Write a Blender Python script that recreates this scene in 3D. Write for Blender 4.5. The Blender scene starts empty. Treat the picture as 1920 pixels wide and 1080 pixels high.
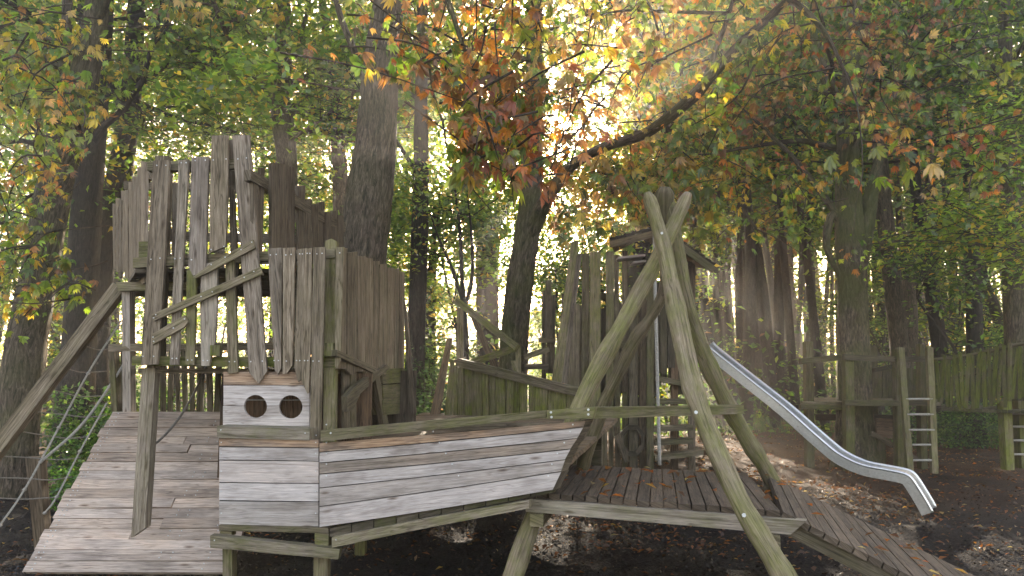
import bpy, math, random
import numpy as np
from mathutils import Vector

S = bpy.context.scene
COL = S.collection
random.seed(7)
RNG = np.random.default_rng(11)

# ------------------------------------------------------------------ camera, sky, sun, exposure
F, CX, HZ = 1350.0, 960.0, 1.7                 # focal length in photo pixels, eye height in metres
PITCH = math.atan(160.0 / F)                   # horizon sits at y = 700 of 1080
cam_data = bpy.data.cameras.new('camera')
cam = bpy.data.objects.new('camera', cam_data)
COL.objects.link(cam)
cam.location = (0, 0, HZ)
cam.rotation_euler = (math.pi / 2 + PITCH, 0, 0)
cam_data.sensor_width = 36
cam_data.lens = 36 * F / 1920
cam_data.clip_start, cam_data.clip_end = 0.05, 2000
S.camera = cam

SUN_EL, SUN_AZ = math.radians(16.0), math.radians(2.5)   # azimuth clockwise from +Y
world = bpy.data.worlds.new('World')
S.world = world
world.use_nodes = True
wn = world.node_tree
sky = wn.nodes.new('ShaderNodeTexSky')
sky.sky_type = 'NISHITA'
sky.sun_disc = False
sky.sun_elevation = SUN_EL
sky.sun_rotation = SUN_AZ
sky.dust_density = 3.0
sky.ozone_density = 0.6
bg = wn.nodes['Background']
bg.inputs['Strength'].default_value = 0.15
tint = wn.nodes.new('ShaderNodeMix'); tint.data_type = 'RGBA'; tint.blend_type = 'MULTIPLY'   # misty, whitened morning sky
tint.inputs[0].default_value = 1.0
tint.inputs[7].default_value = (1.0, 0.815, 0.705, 1)
wn.links.new(sky.outputs[0], tint.inputs[6])
wn.links.new(tint.outputs[2], bg.inputs[0])

sun_data = bpy.data.lights.new('sun', 'SUN')
sun_data.energy = 4.2
sun_data.angle = math.radians(0.5)
sun_data.color = (1.0, 0.86, 0.68)
sun = bpy.data.objects.new('sun', sun_data)
COL.objects.link(sun)
sdir = Vector((math.sin(SUN_AZ) * math.cos(SUN_EL), math.cos(SUN_AZ) * math.cos(SUN_EL), math.sin(SUN_EL)))
sun.rotation_euler = sdir.to_track_quat('Z', 'Y').to_euler()
sun.location = (0, 60, 40)

S.view_settings.view_transform = 'Standard'
S.view_settings.look = 'None'
S.view_settings.gamma = 1
S.view_settings.exposure = 3.22
cy = S.cycles
cy.max_bounces = 7
cy.diffuse_bounces = 3
cy.glossy_bounces = 2
cy.transmission_bounces = 4
cy.transparent_max_bounces = 4
cy.volume_bounces = 0
cy.sample_clamp_indirect = 6
cy.use_denoising = True

# ------------------------------------------------------------------ pixel <-> place
_ct, _st = math.cos(PITCH), math.sin(PITCH)
def ray(px, py):
    a, b = (px - CX) / F, (540.0 - py) / F
    d = Vector((a, _ct - b * _st, _st + b * _ct))
    return d / d.y
def W(px, py, D):                       # the point seen at a pixel, D metres in front
    d = ray(px, py)
    return Vector((d.x * D, D, HZ + d.z * D))
def G(px, py, z=0.0):                   # the point seen at a pixel, at height z
    d = ray(px, py)
    D = (z - HZ) / d.z
    return Vector((d.x * D, D, z))
class Plane:                            # an upright plane through two places
    def __init__(s, A, B):
        s.A, s.B = Vector((A[0], A[1], 0)), Vector((B[0], B[1], 0))
        t = (s.B - s.A).normalized()
        n = Vector((t.y, -t.x, 0))
        if n.dot(Vector((0, 0, 0)) - s.A) < 0: n = -n
        s.t, s.n = t, n
    def pt(s, px, py, off=0.0):
        d = ray(px, py)
        den = s.n.dot(Vector((d.x, 1, 0)))
        D = s.n.dot(s.A + s.n * off) / den
        return Vector((d.x * D, D, HZ + d.z * D))
def plane_px(x0, D0, x1, D1):
    a, b = W(x0, 700, D0), W(x1, 700, D1)
    return Plane((a.x, a.y), (b.x, b.y))

# ------------------------------------------------------------------ mesh builder
class MB:
    def __init__(s):
        s.V, s.L, s.C, s.U, s.T, s.M, s.n, s.sm = [], [], [], [], [], [], 0, []
    def add(s, verts, faces, uvs, tone, mat=0, smooth=False):
        v = np.asarray([tuple(p) for p in verts], dtype=np.float32) if not isinstance(verts, np.ndarray) else verts.astype(np.float32)
        s.V.append(v)
        for f in faces:
            s.L.extend(int(i) + s.n for i in f)
            s.C.append(len(f)); s.T.extend([tone] * len(f)); s.M.append(mat); s.sm.append(smooth)
        s.U.extend(uvs)
        s.n += len(v)
    def prism(s, front, back, tone, mat=0):
        n = len(front)
        P = [Vector(p) for p in front]; Q = [Vector(p) for p in back]
        far = max(((P[i] - P[j]).length, i, j) for i in range(n) for j in range(n))
        best, ax = -1, None
        for i in range(n):
            e = P[(i + 1) % n] - P[i]
            if e.length > best: best, ax = e.length, e
        if best < 1e-6: return
        ax = ax.normalized()
        nn = (Q[0] - P[0]).normalized()
        sd = ax.cross(nn).normalized()
        ou, ov = random.uniform(0, 40), random.uniform(0, 40)
        uv = lambda p: (ou + p.dot(ax), ov + p.dot(sd))
        uv2 = lambda p: (ou + p.dot(ax) + 3.3, ov + p.dot(nn) + 5.1 + 0.37 * p.dot(sd))
        verts = P + Q
        faces = [tuple(range(n)), tuple(range(2 * n - 1, n - 1, -1))]
        uvs = [uv(verts[i]) for f in faces for i in f]
        for i in range(n):
            j = (i + 1) % n
            f = (j, i, n + i, n + j)
            faces.append(f); uvs += [uv2(verts[k]) for k in f]
        s.add(verts, faces, uvs, tone, mat)
    def poly(s, pl, pts, t, tone, off=0.0, jit=0.002, mat=0):   # outline in photo pixels on an upright plane, with a real thickness
        fr = [pl.pt(x, y, off) + pl.n * random.uniform(-jit, jit) for x, y in pts]
        s.prism(fr, [p - pl.n * t for p in fr], tone, mat)
    def beam(s, p0, p1, w, t, n=(0, -1, 0), tone=(1, 0, 0, 0), skew0=0.0, skew1=0.0, w1=None, mat=0):
        p0, p1, n = Vector(p0), Vector(p1), Vector(n)
        a = (p1 - p0).normalized()
        sd = n.cross(a).normalized()
        n = a.cross(sd).normalized()
        w1 = w if w1 is None else w1
        fr = [p0 - sd * w / 2 - a * skew0, p1 - sd * w1 / 2 + a * skew1, p1 + sd * w1 / 2 - a * skew1, p0 + sd * w / 2 + a * skew0]
        fr = [p + n * t / 2 for p in fr]
        s.prism(fr, [p - n * t for p in fr], tone, mat)
    def nail(s, p, n, r=0.0055, mat=1):
        n = Vector(n).normalized()
        a = n.orthogonal().normalized(); b = n.cross(a)
        ring = [Vector(p) + (a * math.cos(k * math.pi / 3) + b * math.sin(k * math.pi / 3)) * r for k in range(6)]
        fr = [q + n * 0.003 for q in ring]
        s.prism(fr, [q - n * 0.004 for q in ring], (1, 0, 0, 0), mat)
    def tube(s, path, radii, sides=8, tone=(1, 0, 0, 0), mat=0, rough=0.0, cap=True, smooth=True):
        P = np.array([tuple(p) for p in path], dtype=float)
        R = np.array(radii, dtype=float)
        if R.ndim == 0: R = np.full(len(P), float(R))
        T = np.gradient(P, axis=0)
        T /= np.maximum(np.linalg.norm(T, axis=1, keepdims=True), 1e-9)
        m = T.mean(0)
        ref = np.eye(3)[np.argmin(np.abs(m))]
        A = np.cross(T, ref); A /= np.maximum(np.linalg.norm(A, axis=1, keepdims=True), 1e-9)
        B = np.cross(T, A)
        k = len(P)
        th = np.linspace(0, 2 * math.pi, sides + 1)
        rr = R[:, None] * np.ones(sides + 1)
        if rough > 0:
            q = RNG.normal(0, 1, (k, sides)) * 0.5 + RNG.normal(0, 1, (1, sides)) * 0.8
            q = np.concatenate([q, q[:, :1]], 1)
            rr = rr * (1 + rough * q)
        V = P[:, None, :] + rr[..., None] * (np.cos(th)[None, :, None] * A[:, None, :] + np.sin(th)[None, :, None] * B[:, None, :])
        V = V.reshape(-1, 3)
        ln = np.concatenate([[0], np.cumsum(np.linalg.norm(np.diff(P, axis=0), axis=1))])
        ou, ov = random.uniform(0, 40), random.uniform(0, 40)
        rm = max(R.mean(), 0.01)
        uvv = np.stack([np.repeat(ou + ln, sides + 1), np.tile(ov + th * rm, k)], 1)
        i = np.arange(k - 1)[:, None] * (sides + 1) + np.arange(sides)[None, :]
        Fq = np.stack([i, i + sides + 1, i + sides + 2, i + 1], -1).reshape(-1, 4)
        faces = Fq.tolist()
        uvs = [tuple(x) for x in uvv[Fq.reshape(-1)]]
        if cap:
            c0 = list(range(sides)); c1 = [(k - 1) * (sides + 1) + j for j in range(sides)][::-1]
            faces += [c0, c1]
            uvs += [(uvv[j][0] + 0.02 * math.cos(j), uvv[j][1] * 0.2) for j in c0 + c1]
        s.add(V, faces, uvs, tone, mat, smooth)
    def build(s, name, mats, parent=None):
        me = bpy.data.meshes.new(name)
        V = np.concatenate(s.V) if s.V else np.zeros((0, 3), np.float32)
        org = Vector((0, 0, 0)) if parent is None else parent.location
        V = V - np.array(tuple(org), dtype=np.float32)
        me.vertices.add(len(V)); me.vertices.foreach_set('co', V.reshape(-1).astype(np.float32))
        L = np.array(s.L, dtype=np.int32); C = np.array(s.C, dtype=np.int32)
        me.loops.add(len(L)); me.loops.foreach_set('vertex_index', L)
        me.polygons.add(len(C)); me.polygons.foreach_set('loop_start', np.concatenate([[0], np.cumsum(C)[:-1]]).astype(np.int32))
        me.polygons.foreach_set('material_index', np.array(s.M, dtype=np.int32))
        me.polygons.foreach_set('use_smooth', np.array(s.sm, dtype=bool))
        me.update(calc_edges=True)
        uv = me.uv_layers.new(name='UVMap'); uv.data.foreach_set('uv', np.array(s.U, dtype=np.float32).reshape(-1))
        ca = me.attributes.new('tone', 'FLOAT_COLOR', 'CORNER'); ca.data.foreach_set('color', np.array(s.T, dtype=np.float32).reshape(-1))
        for m in (mats if isinstance(mats, (list, tuple)) else [mats]): me.materials.append(m)
        o = bpy.data.objects.new(name, me); COL.objects.link(o)
        if parent is not None: o.parent = parent
        return o

def thing(name, label, cat, loc=(0, 0, 0), group=None):
    o = bpy.data.objects.new(name, None); COL.objects.link(o)
    o.location = loc; o.empty_display_size = 0.3
    o['label'] = label; o['category'] = cat
    if group: o['group'] = group
    return o
def tag(o, label, cat, group=None):
    o['label'] = label; o['category'] = cat
    if group: o['group'] = group
    return o
def kind(o, k, label=None):
    o['kind'] = k
    if label: o['label'] = label
    return o

# ------------------------------------------------------------------ materials
def new_mat(name):
    m = bpy.data.materials.new(name); m.use_nodes = True
    nt = m.node_tree
    return m, nt, nt.nodes['Principled BSDF'], nt.nodes['Material Output']
def node(nt, t, **kw):
    n = nt.nodes.new(t)
    for k, v in kw.items(): setattr(n, k, v)
    return n
def noise(nt, vec, scale, detail=4, rough=0.6, mapscale=None, dist=0.0):
    if mapscale is not None:
        mp = node(nt, 'ShaderNodeMapping'); mp.inputs['Scale'].default_value = mapscale
        nt.links.new(vec, mp.inputs['Vector']); vec = mp.outputs[0]
    n = node(nt, 'ShaderNodeTexNoise')
    n.inputs['Scale'].default_value = scale; n.inputs['Detail'].default_value = detail
    n.inputs['Roughness'].default_value = rough; n.inputs['Distortion'].default_value = dist
    nt.links.new(vec, n.inputs['Vector'])
    return n.outputs['Fac']
def ramp(nt, fac, stops):
    r = node(nt, 'ShaderNodeValToRGB')
    e = r.color_ramp.elements
    while len(e) < len(stops): e.new(0.5)
    for k, (p, c) in enumerate(stops):
        e[k].position = p; e[k].color = (*c, 1) if len(c) == 3 else c
    nt.links.new(fac, r.inputs[0])
    return r.outputs[0]
def mix(nt, fac, a, b, mode='MIX'):
    m = node(nt, 'ShaderNodeMix', data_type='RGBA', blend_type=mode)
    for i, v in ((0, fac), (6, a), (7, b)):
        if hasattr(v, 'is_output'): nt.links.new(v, m.inputs[i])
        elif i == 0: m.inputs[0].default_value = v
        else: m.inputs[i].default_value = (*v, 1)
    return m.outputs[2]
def mth(nt, op, a, b=0.0, clamp=False):
    m = node(nt, 'ShaderNodeMath', operation=op, use_clamp=clamp)
    for i, v in enumerate((a, b)):
        if hasattr(v, 'is_output'): nt.links.new(v, m.inputs[i])
        else: m.inputs[i].default_value = v
    return m.outputs[0]
def grey(nt, v):
    c = node(nt, 'ShaderNodeCombineColor')
    for i in range(3): nt.links.new(v, c.inputs[i])
    return c.outputs[0]

def wood_material():
    m, nt, b, out = new_mat('weathered_wood')
    uv = node(nt, 'ShaderNodeUVMap', uv_map='UVMap').outputs[0]
    at = node(nt, 'ShaderNodeAttribute', attribute_name='tone')
    sp = node(nt, 'ShaderNodeSeparateColor'); nt.links.new(at.outputs['Color'], sp.inputs[0])
    r, g, o, pale = sp.outputs[0], sp.outputs[1], sp.outputs[2], at.outputs['Alpha']
    grain = noise(nt, uv, 1, 6, 0.7, (3.6, 72, 1), 0.9)
    fine = noise(nt, uv, 1, 3, 0.6, (9, 260, 1))
    blot = noise(nt, uv, 1, 3, 0.6, (2.4, 6, 1))
    col = ramp(nt, grain, [(0.30, (.055, .040, .028)), (0.44, (.175, .132, .092)), (0.58, (.275, .215, .155)), (0.74, (.41, .335, .255))])
    palec = ramp(nt, grain, [(0.26, (.24, .205, .19)), (0.40, (.365, .32, .295)), (0.6, (.47, .415, .39)), (0.78, (.57, .515, .49))])
    col = mix(nt, pale, col, palec)
    orc = ramp(nt, grain, [(0.3, (.20, .10, .05)), (0.5, (.44, .25, .125)), (0.75, (.60, .40, .23))])
    of = mth(nt, 'MULTIPLY', o, ramp(nt, blot, [(0.3, (.35,) * 3), (0.6, (1,) * 3)]), True)
    col = mix(nt, of, col, orc)
    # knots
    mp = node(nt, 'ShaderNodeMapping'); mp.inputs['Scale'].default_value = (1.9, 7.5, 1); nt.links.new(uv, mp.inputs[0])
    vo = node(nt, 'ShaderNodeTexVoronoi', voronoi_dimensions='2D'); vo.inputs['Scale'].default_value = 1.0; nt.links.new(mp.outputs[0], vo.inputs[0])
    kn = ramp(nt, vo.outputs['Distance'], [(0.02, (.20, .15, .12)), (0.05, (.45, .38, .33)), (0.11, (1, 1, 1))])
    sk = node(nt, 'ShaderNodeSeparateColor'); nt.links.new(vo.outputs['Color'], sk.inputs[0])
    col = mix(nt, ramp(nt, sk.outputs[0], [(.55, (0,) * 3), (.75, (.8,) * 3)]), col, kn, 'MULTIPLY')
    # dark stains and cracks along the grain
    st = noise(nt, uv, 1, 4, 0.7, (0.8, 26, 1), 0.4)
    col = mix(nt, mth(nt, 'SUBTRACT', .85, mth(nt, 'MULTIPLY', pale, .5), True), col, ramp(nt, st, [(0.30, (.22, .18, .16)), (0.43, (.82, .80, .78)), (0.52, (1, 1, 1))]), 'MULTIPLY')
    col = mix(nt, 0.9, col, ramp(nt, blot, [(0.28, (.60, .57, .54)), (0.5, (1, 1, 1)), (0.72, (1.18, 1.17, 1.16))]), 'MULTIPLY')
    col = mix(nt, 0.5, col, ramp(nt, fine, [(0.3, (.6, .6, .6)), (0.6, (1.1, 1.1, 1.1))]), 'MULTIPLY')
    ck = noise(nt, uv, 1, 3, 0.55, (1.1, 17, 1), 0.3)
    col = mix(nt, mth(nt, 'SUBTRACT', .8, mth(nt, 'MULTIPLY', pale, .45), True), col, ramp(nt, ck, [(.478, (1, 1, 1)), (.497, (.30, .26, .23)), (.503, (.30, .26, .23)), (.522, (1, 1, 1))]), 'MULTIPLY')
    # moss
    geo = node(nt, 'ShaderNodeNewGeometry').outputs['Position']
    mn = noise(nt, geo, 5, 5, 0.7)
    mf = mth(nt, 'MULTIPLY', g, ramp(nt, mn, [(0.34, (.12,) * 3), (0.6, (1,) * 3)]), True)
    mcol = ramp(nt, noise(nt, uv, 1, 4, 0.7, (6, 40, 1)), [(0.3, (.040, .046, .006)), (0.5, (.125, .14, .018)), (0.75, (.23, .245, .045))])
    col = mix(nt, mf, col, mcol)
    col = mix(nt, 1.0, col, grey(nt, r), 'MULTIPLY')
    nt.links.new(col, b.inputs['Base Color'])
    b.inputs['Roughness'].default_value = 0.85
    b.inputs['Specular IOR Level'].default_value = 0.3
    h = mth(nt, 'ADD', mth(nt, 'MULTIPLY', grain, 1.0), mth(nt, 'MULTIPLY', fine, 0.35))
    bp = node(nt, 'ShaderNodeBump'); bp.inputs['Strength'].default_value = 0.55; bp.inputs['Distance'].default_value = 0.006
    nt.links.new(h, bp.inputs['Height']); nt.links.new(bp.outputs[0], b.inputs['Normal'])
    return m
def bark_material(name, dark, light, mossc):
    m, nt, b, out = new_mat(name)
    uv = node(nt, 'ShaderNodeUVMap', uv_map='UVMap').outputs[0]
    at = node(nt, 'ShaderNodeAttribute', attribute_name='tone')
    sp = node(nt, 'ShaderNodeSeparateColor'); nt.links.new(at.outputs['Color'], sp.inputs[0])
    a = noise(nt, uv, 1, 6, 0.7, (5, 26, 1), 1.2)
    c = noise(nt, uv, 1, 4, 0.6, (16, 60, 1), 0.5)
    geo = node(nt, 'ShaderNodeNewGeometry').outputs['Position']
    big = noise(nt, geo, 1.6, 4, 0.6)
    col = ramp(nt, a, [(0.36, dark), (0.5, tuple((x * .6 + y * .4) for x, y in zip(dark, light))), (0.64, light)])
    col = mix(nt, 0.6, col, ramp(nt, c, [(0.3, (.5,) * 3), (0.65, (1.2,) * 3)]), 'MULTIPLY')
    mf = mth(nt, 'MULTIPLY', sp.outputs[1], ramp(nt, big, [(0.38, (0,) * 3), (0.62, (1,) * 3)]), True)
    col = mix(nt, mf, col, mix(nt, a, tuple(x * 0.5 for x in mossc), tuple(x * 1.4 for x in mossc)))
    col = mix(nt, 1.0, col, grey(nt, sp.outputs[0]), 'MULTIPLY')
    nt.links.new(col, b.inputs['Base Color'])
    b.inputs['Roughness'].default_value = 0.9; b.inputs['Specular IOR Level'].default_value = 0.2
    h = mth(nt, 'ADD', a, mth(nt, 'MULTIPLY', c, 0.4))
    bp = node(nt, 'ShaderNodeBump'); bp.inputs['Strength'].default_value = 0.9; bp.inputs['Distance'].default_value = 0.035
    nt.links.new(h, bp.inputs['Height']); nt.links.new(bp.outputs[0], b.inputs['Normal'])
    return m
def leaf_material(name, trans=0.5):
    m, nt, b, out = new_mat(name)
    nt.nodes.remove(b)
    at = node(nt, 'ShaderNodeAttribute', attribute_name='leafcol').outputs['Color']
    d = node(nt, 'ShaderNodeBsdfDiffuse'); t = node(nt, 'ShaderNodeBsdfTranslucent'); gl = node(nt, 'ShaderNodeBsdfGlossy')
    gl.inputs['Roughness'].default_value = 0.45; gl.inputs['Color'].default_value = (.8, .8, .8, 1)
    nt.links.new(at, d.inputs[0])
    tc = mix(nt, 1.0, at, (1.7, 1.6, 0.8), 'MULTIPLY')
    nt.links.new(tc, t.inputs[0])
    ms = node(nt, 'ShaderNodeMixShader'); ms.inputs[0].default_value = trans
    nt.links.new(d.outputs[0], ms.inputs[1]); nt.links.new(t.outputs[0], ms.inputs[2])
    m2 = node(nt, 'ShaderNodeMixShader'); m2.inputs[0].default_value = 0.05
    nt.links.new(ms.outputs[0], m2.inputs[1]); nt.links.new(gl.outputs[0], m2.inputs[2])
    nt.links.new(m2.outputs[0], out.inputs[0])
    return m
def plain(name, col, rough=0.6, metal=0.0, nscale=None, namt=0.3, mapscale=None):
    m, nt, b, out = new_mat(name)
    b.inputs['Roughness'].default_value = rough; b.inputs['Metallic'].default_value = metal
    tc = node(nt, 'ShaderNodeTexCoord').outputs['Object']
    f = noise(nt, tc, nscale or 20, 4, 0.6, mapscale)
    c = mix(nt, 1.0, col, ramp(nt, f, [(0.3, (1 - namt,) * 3), (0.7, (1 + namt,) * 3)]), 'MULTIPLY')
    nt.links.new(c, b.inputs['Base Color'])
    if metal > 0.5:
        rf = ramp(nt, f, [(0.3, (rough * 0.8,) * 3), (0.7, (min(1, rough * 1.3),) * 3)])
        nt.links.new(rf, b.inputs['Roughness'])
    return m
WOOD = wood_material()
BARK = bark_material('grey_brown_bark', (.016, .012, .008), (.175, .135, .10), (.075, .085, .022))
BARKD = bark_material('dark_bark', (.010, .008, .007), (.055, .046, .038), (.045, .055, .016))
LEAF = leaf_material('leaf', 0.62)
NAIL = plain('nail_steel', (.52, .52, .51), 0.4, 0.0)
STEEL = plain('brushed_steel', (.60, .59, .58), 0.34, 1.0, 9, 0.12, (1, 6, 6))
ROPE = plain('rope_fibre', (.16, .14, .12), 0.9, 0.0, 60)
PALEROPE = plain('pale_rope_fibre', (.27, .25, .22), 0.7, 0.0, 60)
WM = [WOOD, NAIL]

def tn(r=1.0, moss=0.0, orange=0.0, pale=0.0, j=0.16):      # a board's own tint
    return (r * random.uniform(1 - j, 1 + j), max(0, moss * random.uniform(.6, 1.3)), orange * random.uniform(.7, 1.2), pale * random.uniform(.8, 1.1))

# ------------------------------------------------------------------ leaves
def raw_mesh(name, V, Fc, cols, mats, parent=None):           # V (n,3), Fc (m,4) with -1 for triangles, cols per vertex
    me = bpy.data.meshes.new(name)
    if parent is not None: V = V - np.array(tuple(parent.location))
    me.vertices.add(len(V)); me.vertices.foreach_set('co', V.astype(np.float32).reshape(-1))
    k = (Fc >= 0).sum(1)
    L = Fc.reshape(-1); L = L[L >= 0]
    me.loops.add(len(L)); me.loops.foreach_set('vertex_index', L.astype(np.int32))
    me.polygons.add(len(k)); me.polygons.foreach_set('loop_start', np.concatenate([[0], np.cumsum(k)[:-1]]).astype(np.int32))
    me.update(calc_edges=True)
    if cols is not None:
        c = np.concatenate([cols, np.ones((len(cols), 1))], 1).astype(np.float32)
        me.attributes.new('leafcol', 'FLOAT_COLOR', 'POINT').data.foreach_set('color', c.reshape(-1))
    for m in (mats if isinstance(mats, (list, tuple)) else [mats]): me.materials.append(m)
    o = bpy.data.objects.new(name, me); COL.objects.link(o)
    if parent is not None: o.parent = parent
    return o
def unit(a): return a / np.maximum(np.linalg.norm(a, axis=-1, keepdims=True), 1e-9)
GREEN, DGREEN, LIME, YEL, ORA, BRO, RED, TAN = ((.080, .155, .026), (.040, .085, .018), (.18, .26, .03), (.36, .28, .035), (.40, .17, .03), (.17, .092, .04), (.25, .075, .026), (.33, .24, .10))
def palette(n, spec, run=1):                                  # spec: [(colour, weight)]; run: leaves in a row that share a twig mostly share its colour
    c = np.array([s[0] for s in spec]); w = np.array([s[1] for s in spec], float)
    idx = RNG.choice(len(c), n, p=w / w.sum())
    if run > 1:
        m = n // run + 1
        twig = np.repeat(RNG.choice(len(c), m, p=w / w.sum()), run)[:n]
        idx = np.where(RNG.random(n) < .72, twig, idx)
        lum = np.repeat(RNG.uniform(.7, 1.3, m), run)[:n, None]
    else: lum = 1
    out = c[idx] * lum * RNG.uniform(.7, 1.3, (n, 1)) * RNG.uniform(.9, 1.1, (n, 3))
    return np.clip(out, 0.004, .75)
def simple_leaves(P, size, spec, droop=0.3, ratio=0.55, run=12):      # small single leaves: one folded rhomb each
    n = len(P)
    d = RNG.normal(0, 1, (n, 3)); d[:, 2] = d[:, 2] * .5 - droop; d = unit(d)
    up = np.tile([0, 0, 1.0], (n, 1)) + RNG.normal(0, .55, (n, 3))
    sd = unit(np.cross(d, up)); nr = np.cross(sd, d)
    s = size * RNG.uniform(.6, 1.35, (n, 1))
    V = np.stack([P - d * s * .5, P + sd * s * ratio * .5 + nr * s * .10, P + d * s * .5, P - sd * s * ratio * .5 + nr * s * .10], 1).reshape(-1, 3)
    Fc = (np.arange(n)[:, None] * 4 + np.arange(4)[None]).astype(np.int64)
    return V, Fc, np.repeat(palette(n, spec, run), 4, 0)
def _hand():                                                  # a chestnut hand: leaflets fanning from one stalk
    V, Fq, tip = [], [], []
    for k, a in enumerate((-1.3, -.86, -.42, 0.0, .42, .86, 1.3)):
        L = (0.55, .78, .95, 1.0, .95, .78, .55)[k]
        ca, sa = math.cos(a), math.sin(a)
        w = .15 * L
        dr = .22 + .14 * abs(math.sin(k * 2.1))
        prof = [(0, 0, 0, 0), (.32, w * .5, .02, .1), (.70, w, -.0, .5), (.70, 0, -.035, .35), (1.0, 0, -.02, 1), (.70, -w, .0, .5), (.32, -w * .5, .02, .1)]
        b0 = len(V)
        for (u, v, z, t) in prof:
            x, y = u * L, v
            V.append((ca * x - sa * y, sa * x + ca * y, z - dr * (x ** 2) * 1.5)); tip.append(t)
        Fq += [(b0, b0 + 3, b0 + 2, b0 + 1), (b0 + 3, b0 + 4, b0 + 2, -1), (b0, b0 + 6, b0 + 5, b0 + 3), (b0 + 3, b0 + 5, b0 + 4, -1)]
    return np.array(V), np.array(Fq), np.array(tip)
HAND = _hand()
def hand_leaves(P, size, spec, droop=0.8, brown=0.6, run=9):
    TV, TF, tip = HAND
    n = len(P); m = len(TV)
    d = RNG.normal(0, 1, (n, 3)); d[:, 2] = d[:, 2] * .45 - droop; d = unit(d)
    up = np.tile([0, 0, 1.0], (n, 1)) + RNG.normal(0, .5, (n, 3))
    sd = unit(np.cross(up, d)); nr = np.cross(d, sd)
    s = size * RNG.uniform(.55, 1.25, (n, 1, 1))
    tv = TV[None] * np.repeat(RNG.uniform(.62, 1.12, (n, 7)), 7, 1)[..., None] + RNG.normal(0, .02, (n, m, 3))
    curl = RNG.uniform(-.2, .55, (n, 1))
    tv[..., 2] -= curl * (TV[None, :, 0] ** 2 + TV[None, :, 1] ** 2)
    V = P[:, None] + s * (tv[..., :1] * d[:, None] + tv[..., 1:2] * sd[:, None] + tv[..., 2:3] * nr[:, None])
    c = palette(n, spec, run)[:, None] * np.ones((1, m, 1))
    f = (tip[None] * RNG.uniform(0, brown, (n, 1)))[..., None]
    lf = np.repeat(RNG.uniform(.75, 1.3, (n, 7)), 7, 1)[..., None]
    c = (c * (1 - f) + np.array((.20, .085, .03)) * f) * lf
    Fc = np.where(TF[None] >= 0, TF[None] + (np.arange(n) * m)[:, None, None], -1).reshape(-1, 4)
    return V.reshape(-1, 3), Fc, c.reshape(-1, 3)
def join(parts):
    V, Fc, c, n = [], [], [], 0
    for v, f, k in parts:
        V.append(v); Fc.append(np.where(f >= 0, f + n, -1)); c.append(k); n += len(v)
    return np.concatenate(V), np.concatenate(Fc), np.concatenate(c)

# ------------------------------------------------------------------ branches
def spline(pts, n):                                           # Catmull-Rom through rows of numbers
    P = np.array(pts, float)
    if len(P) < 3:
        t = np.linspace(0, 1, n)[:, None]; return P[0] * (1 - t) + P[-1] * t
    Q = np.concatenate([[2 * P[0] - P[1]], P, [2 * P[-1] - P[-2]]])
    out = []
    for u in np.linspace(0, len(P) - 1 - 1e-6, n):
        i = int(u); t = u - i
        a, b, c, d = Q[i:i + 4]
        out.append(.5 * (2 * b + (c - a) * t + (2 * a - 5 * b + 4 * c - d) * t * t + (3 * b - a - 3 * c + d) * t ** 3))
    return np.array(out)
def grow(mb, tips, p, d, L, r, depth, nchild=4, up=0.04, wig=.2, tone=(1, .2, 0, 0), minr=.006):
    p = np.array(p, float); d = np.array(d, float)
    n = 6; path = [p]; dirs = []
    for i in range(n):
        d = d + RNG.normal(0, wig, 3) * .6 + np.array([0, 0, up]); d = d / np.linalg.norm(d)
        p = p + d * L / n; path.append(p); dirs.append(d)
    if r > minr: mb.tube(path, np.linspace(r, r * .35, n + 1), 7 if r > .05 else (5 if r > .015 else 4), tone, cap=False)
    path = np.array(path)
    if depth == 0:
        tips.append(path[2:]); return
    for k in range(nchild):
        t = RNG.uniform(.25, 1.0); i = min(n - 1, int(t * n))
        q = path[i] + (path[i + 1] - path[i]) * (t * n - i)
        dd = dirs[i] * RNG.uniform(.3, .9) + RNG.normal(0, .65, 3) * np.array([1, 1, .6])
        dd /= np.linalg.norm(dd)
        grow(mb, tips, q, dd, L * RNG.uniform(.42, .65), r * .5 * (1 - .4 * t), depth - 1, nchild, up * .3 - .02, wig, tone, minr)
    tips.append(path[4:])
def scatter(tips, per, spread):
    if not tips: return np.zeros((0, 3))
    A = np.concatenate(tips)
    P = np.repeat(A, per, 0)
    return P + RNG.normal(0, 1, P.shape) * np.array([spread, spread, spread * .6])
def px_path(pts, D, dD=0.0):                                  # rows (px, py, width px[, own depth]) -> xyz + radius
    out = []
    for i, q in enumerate(pts):
        d = q[3] if len(q) > 3 else D + dD * i
        w = W(q[0], q[1], d)
        out.append((w.x, w.y, w.z, q[2] * d / F / 2))
    return out

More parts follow.
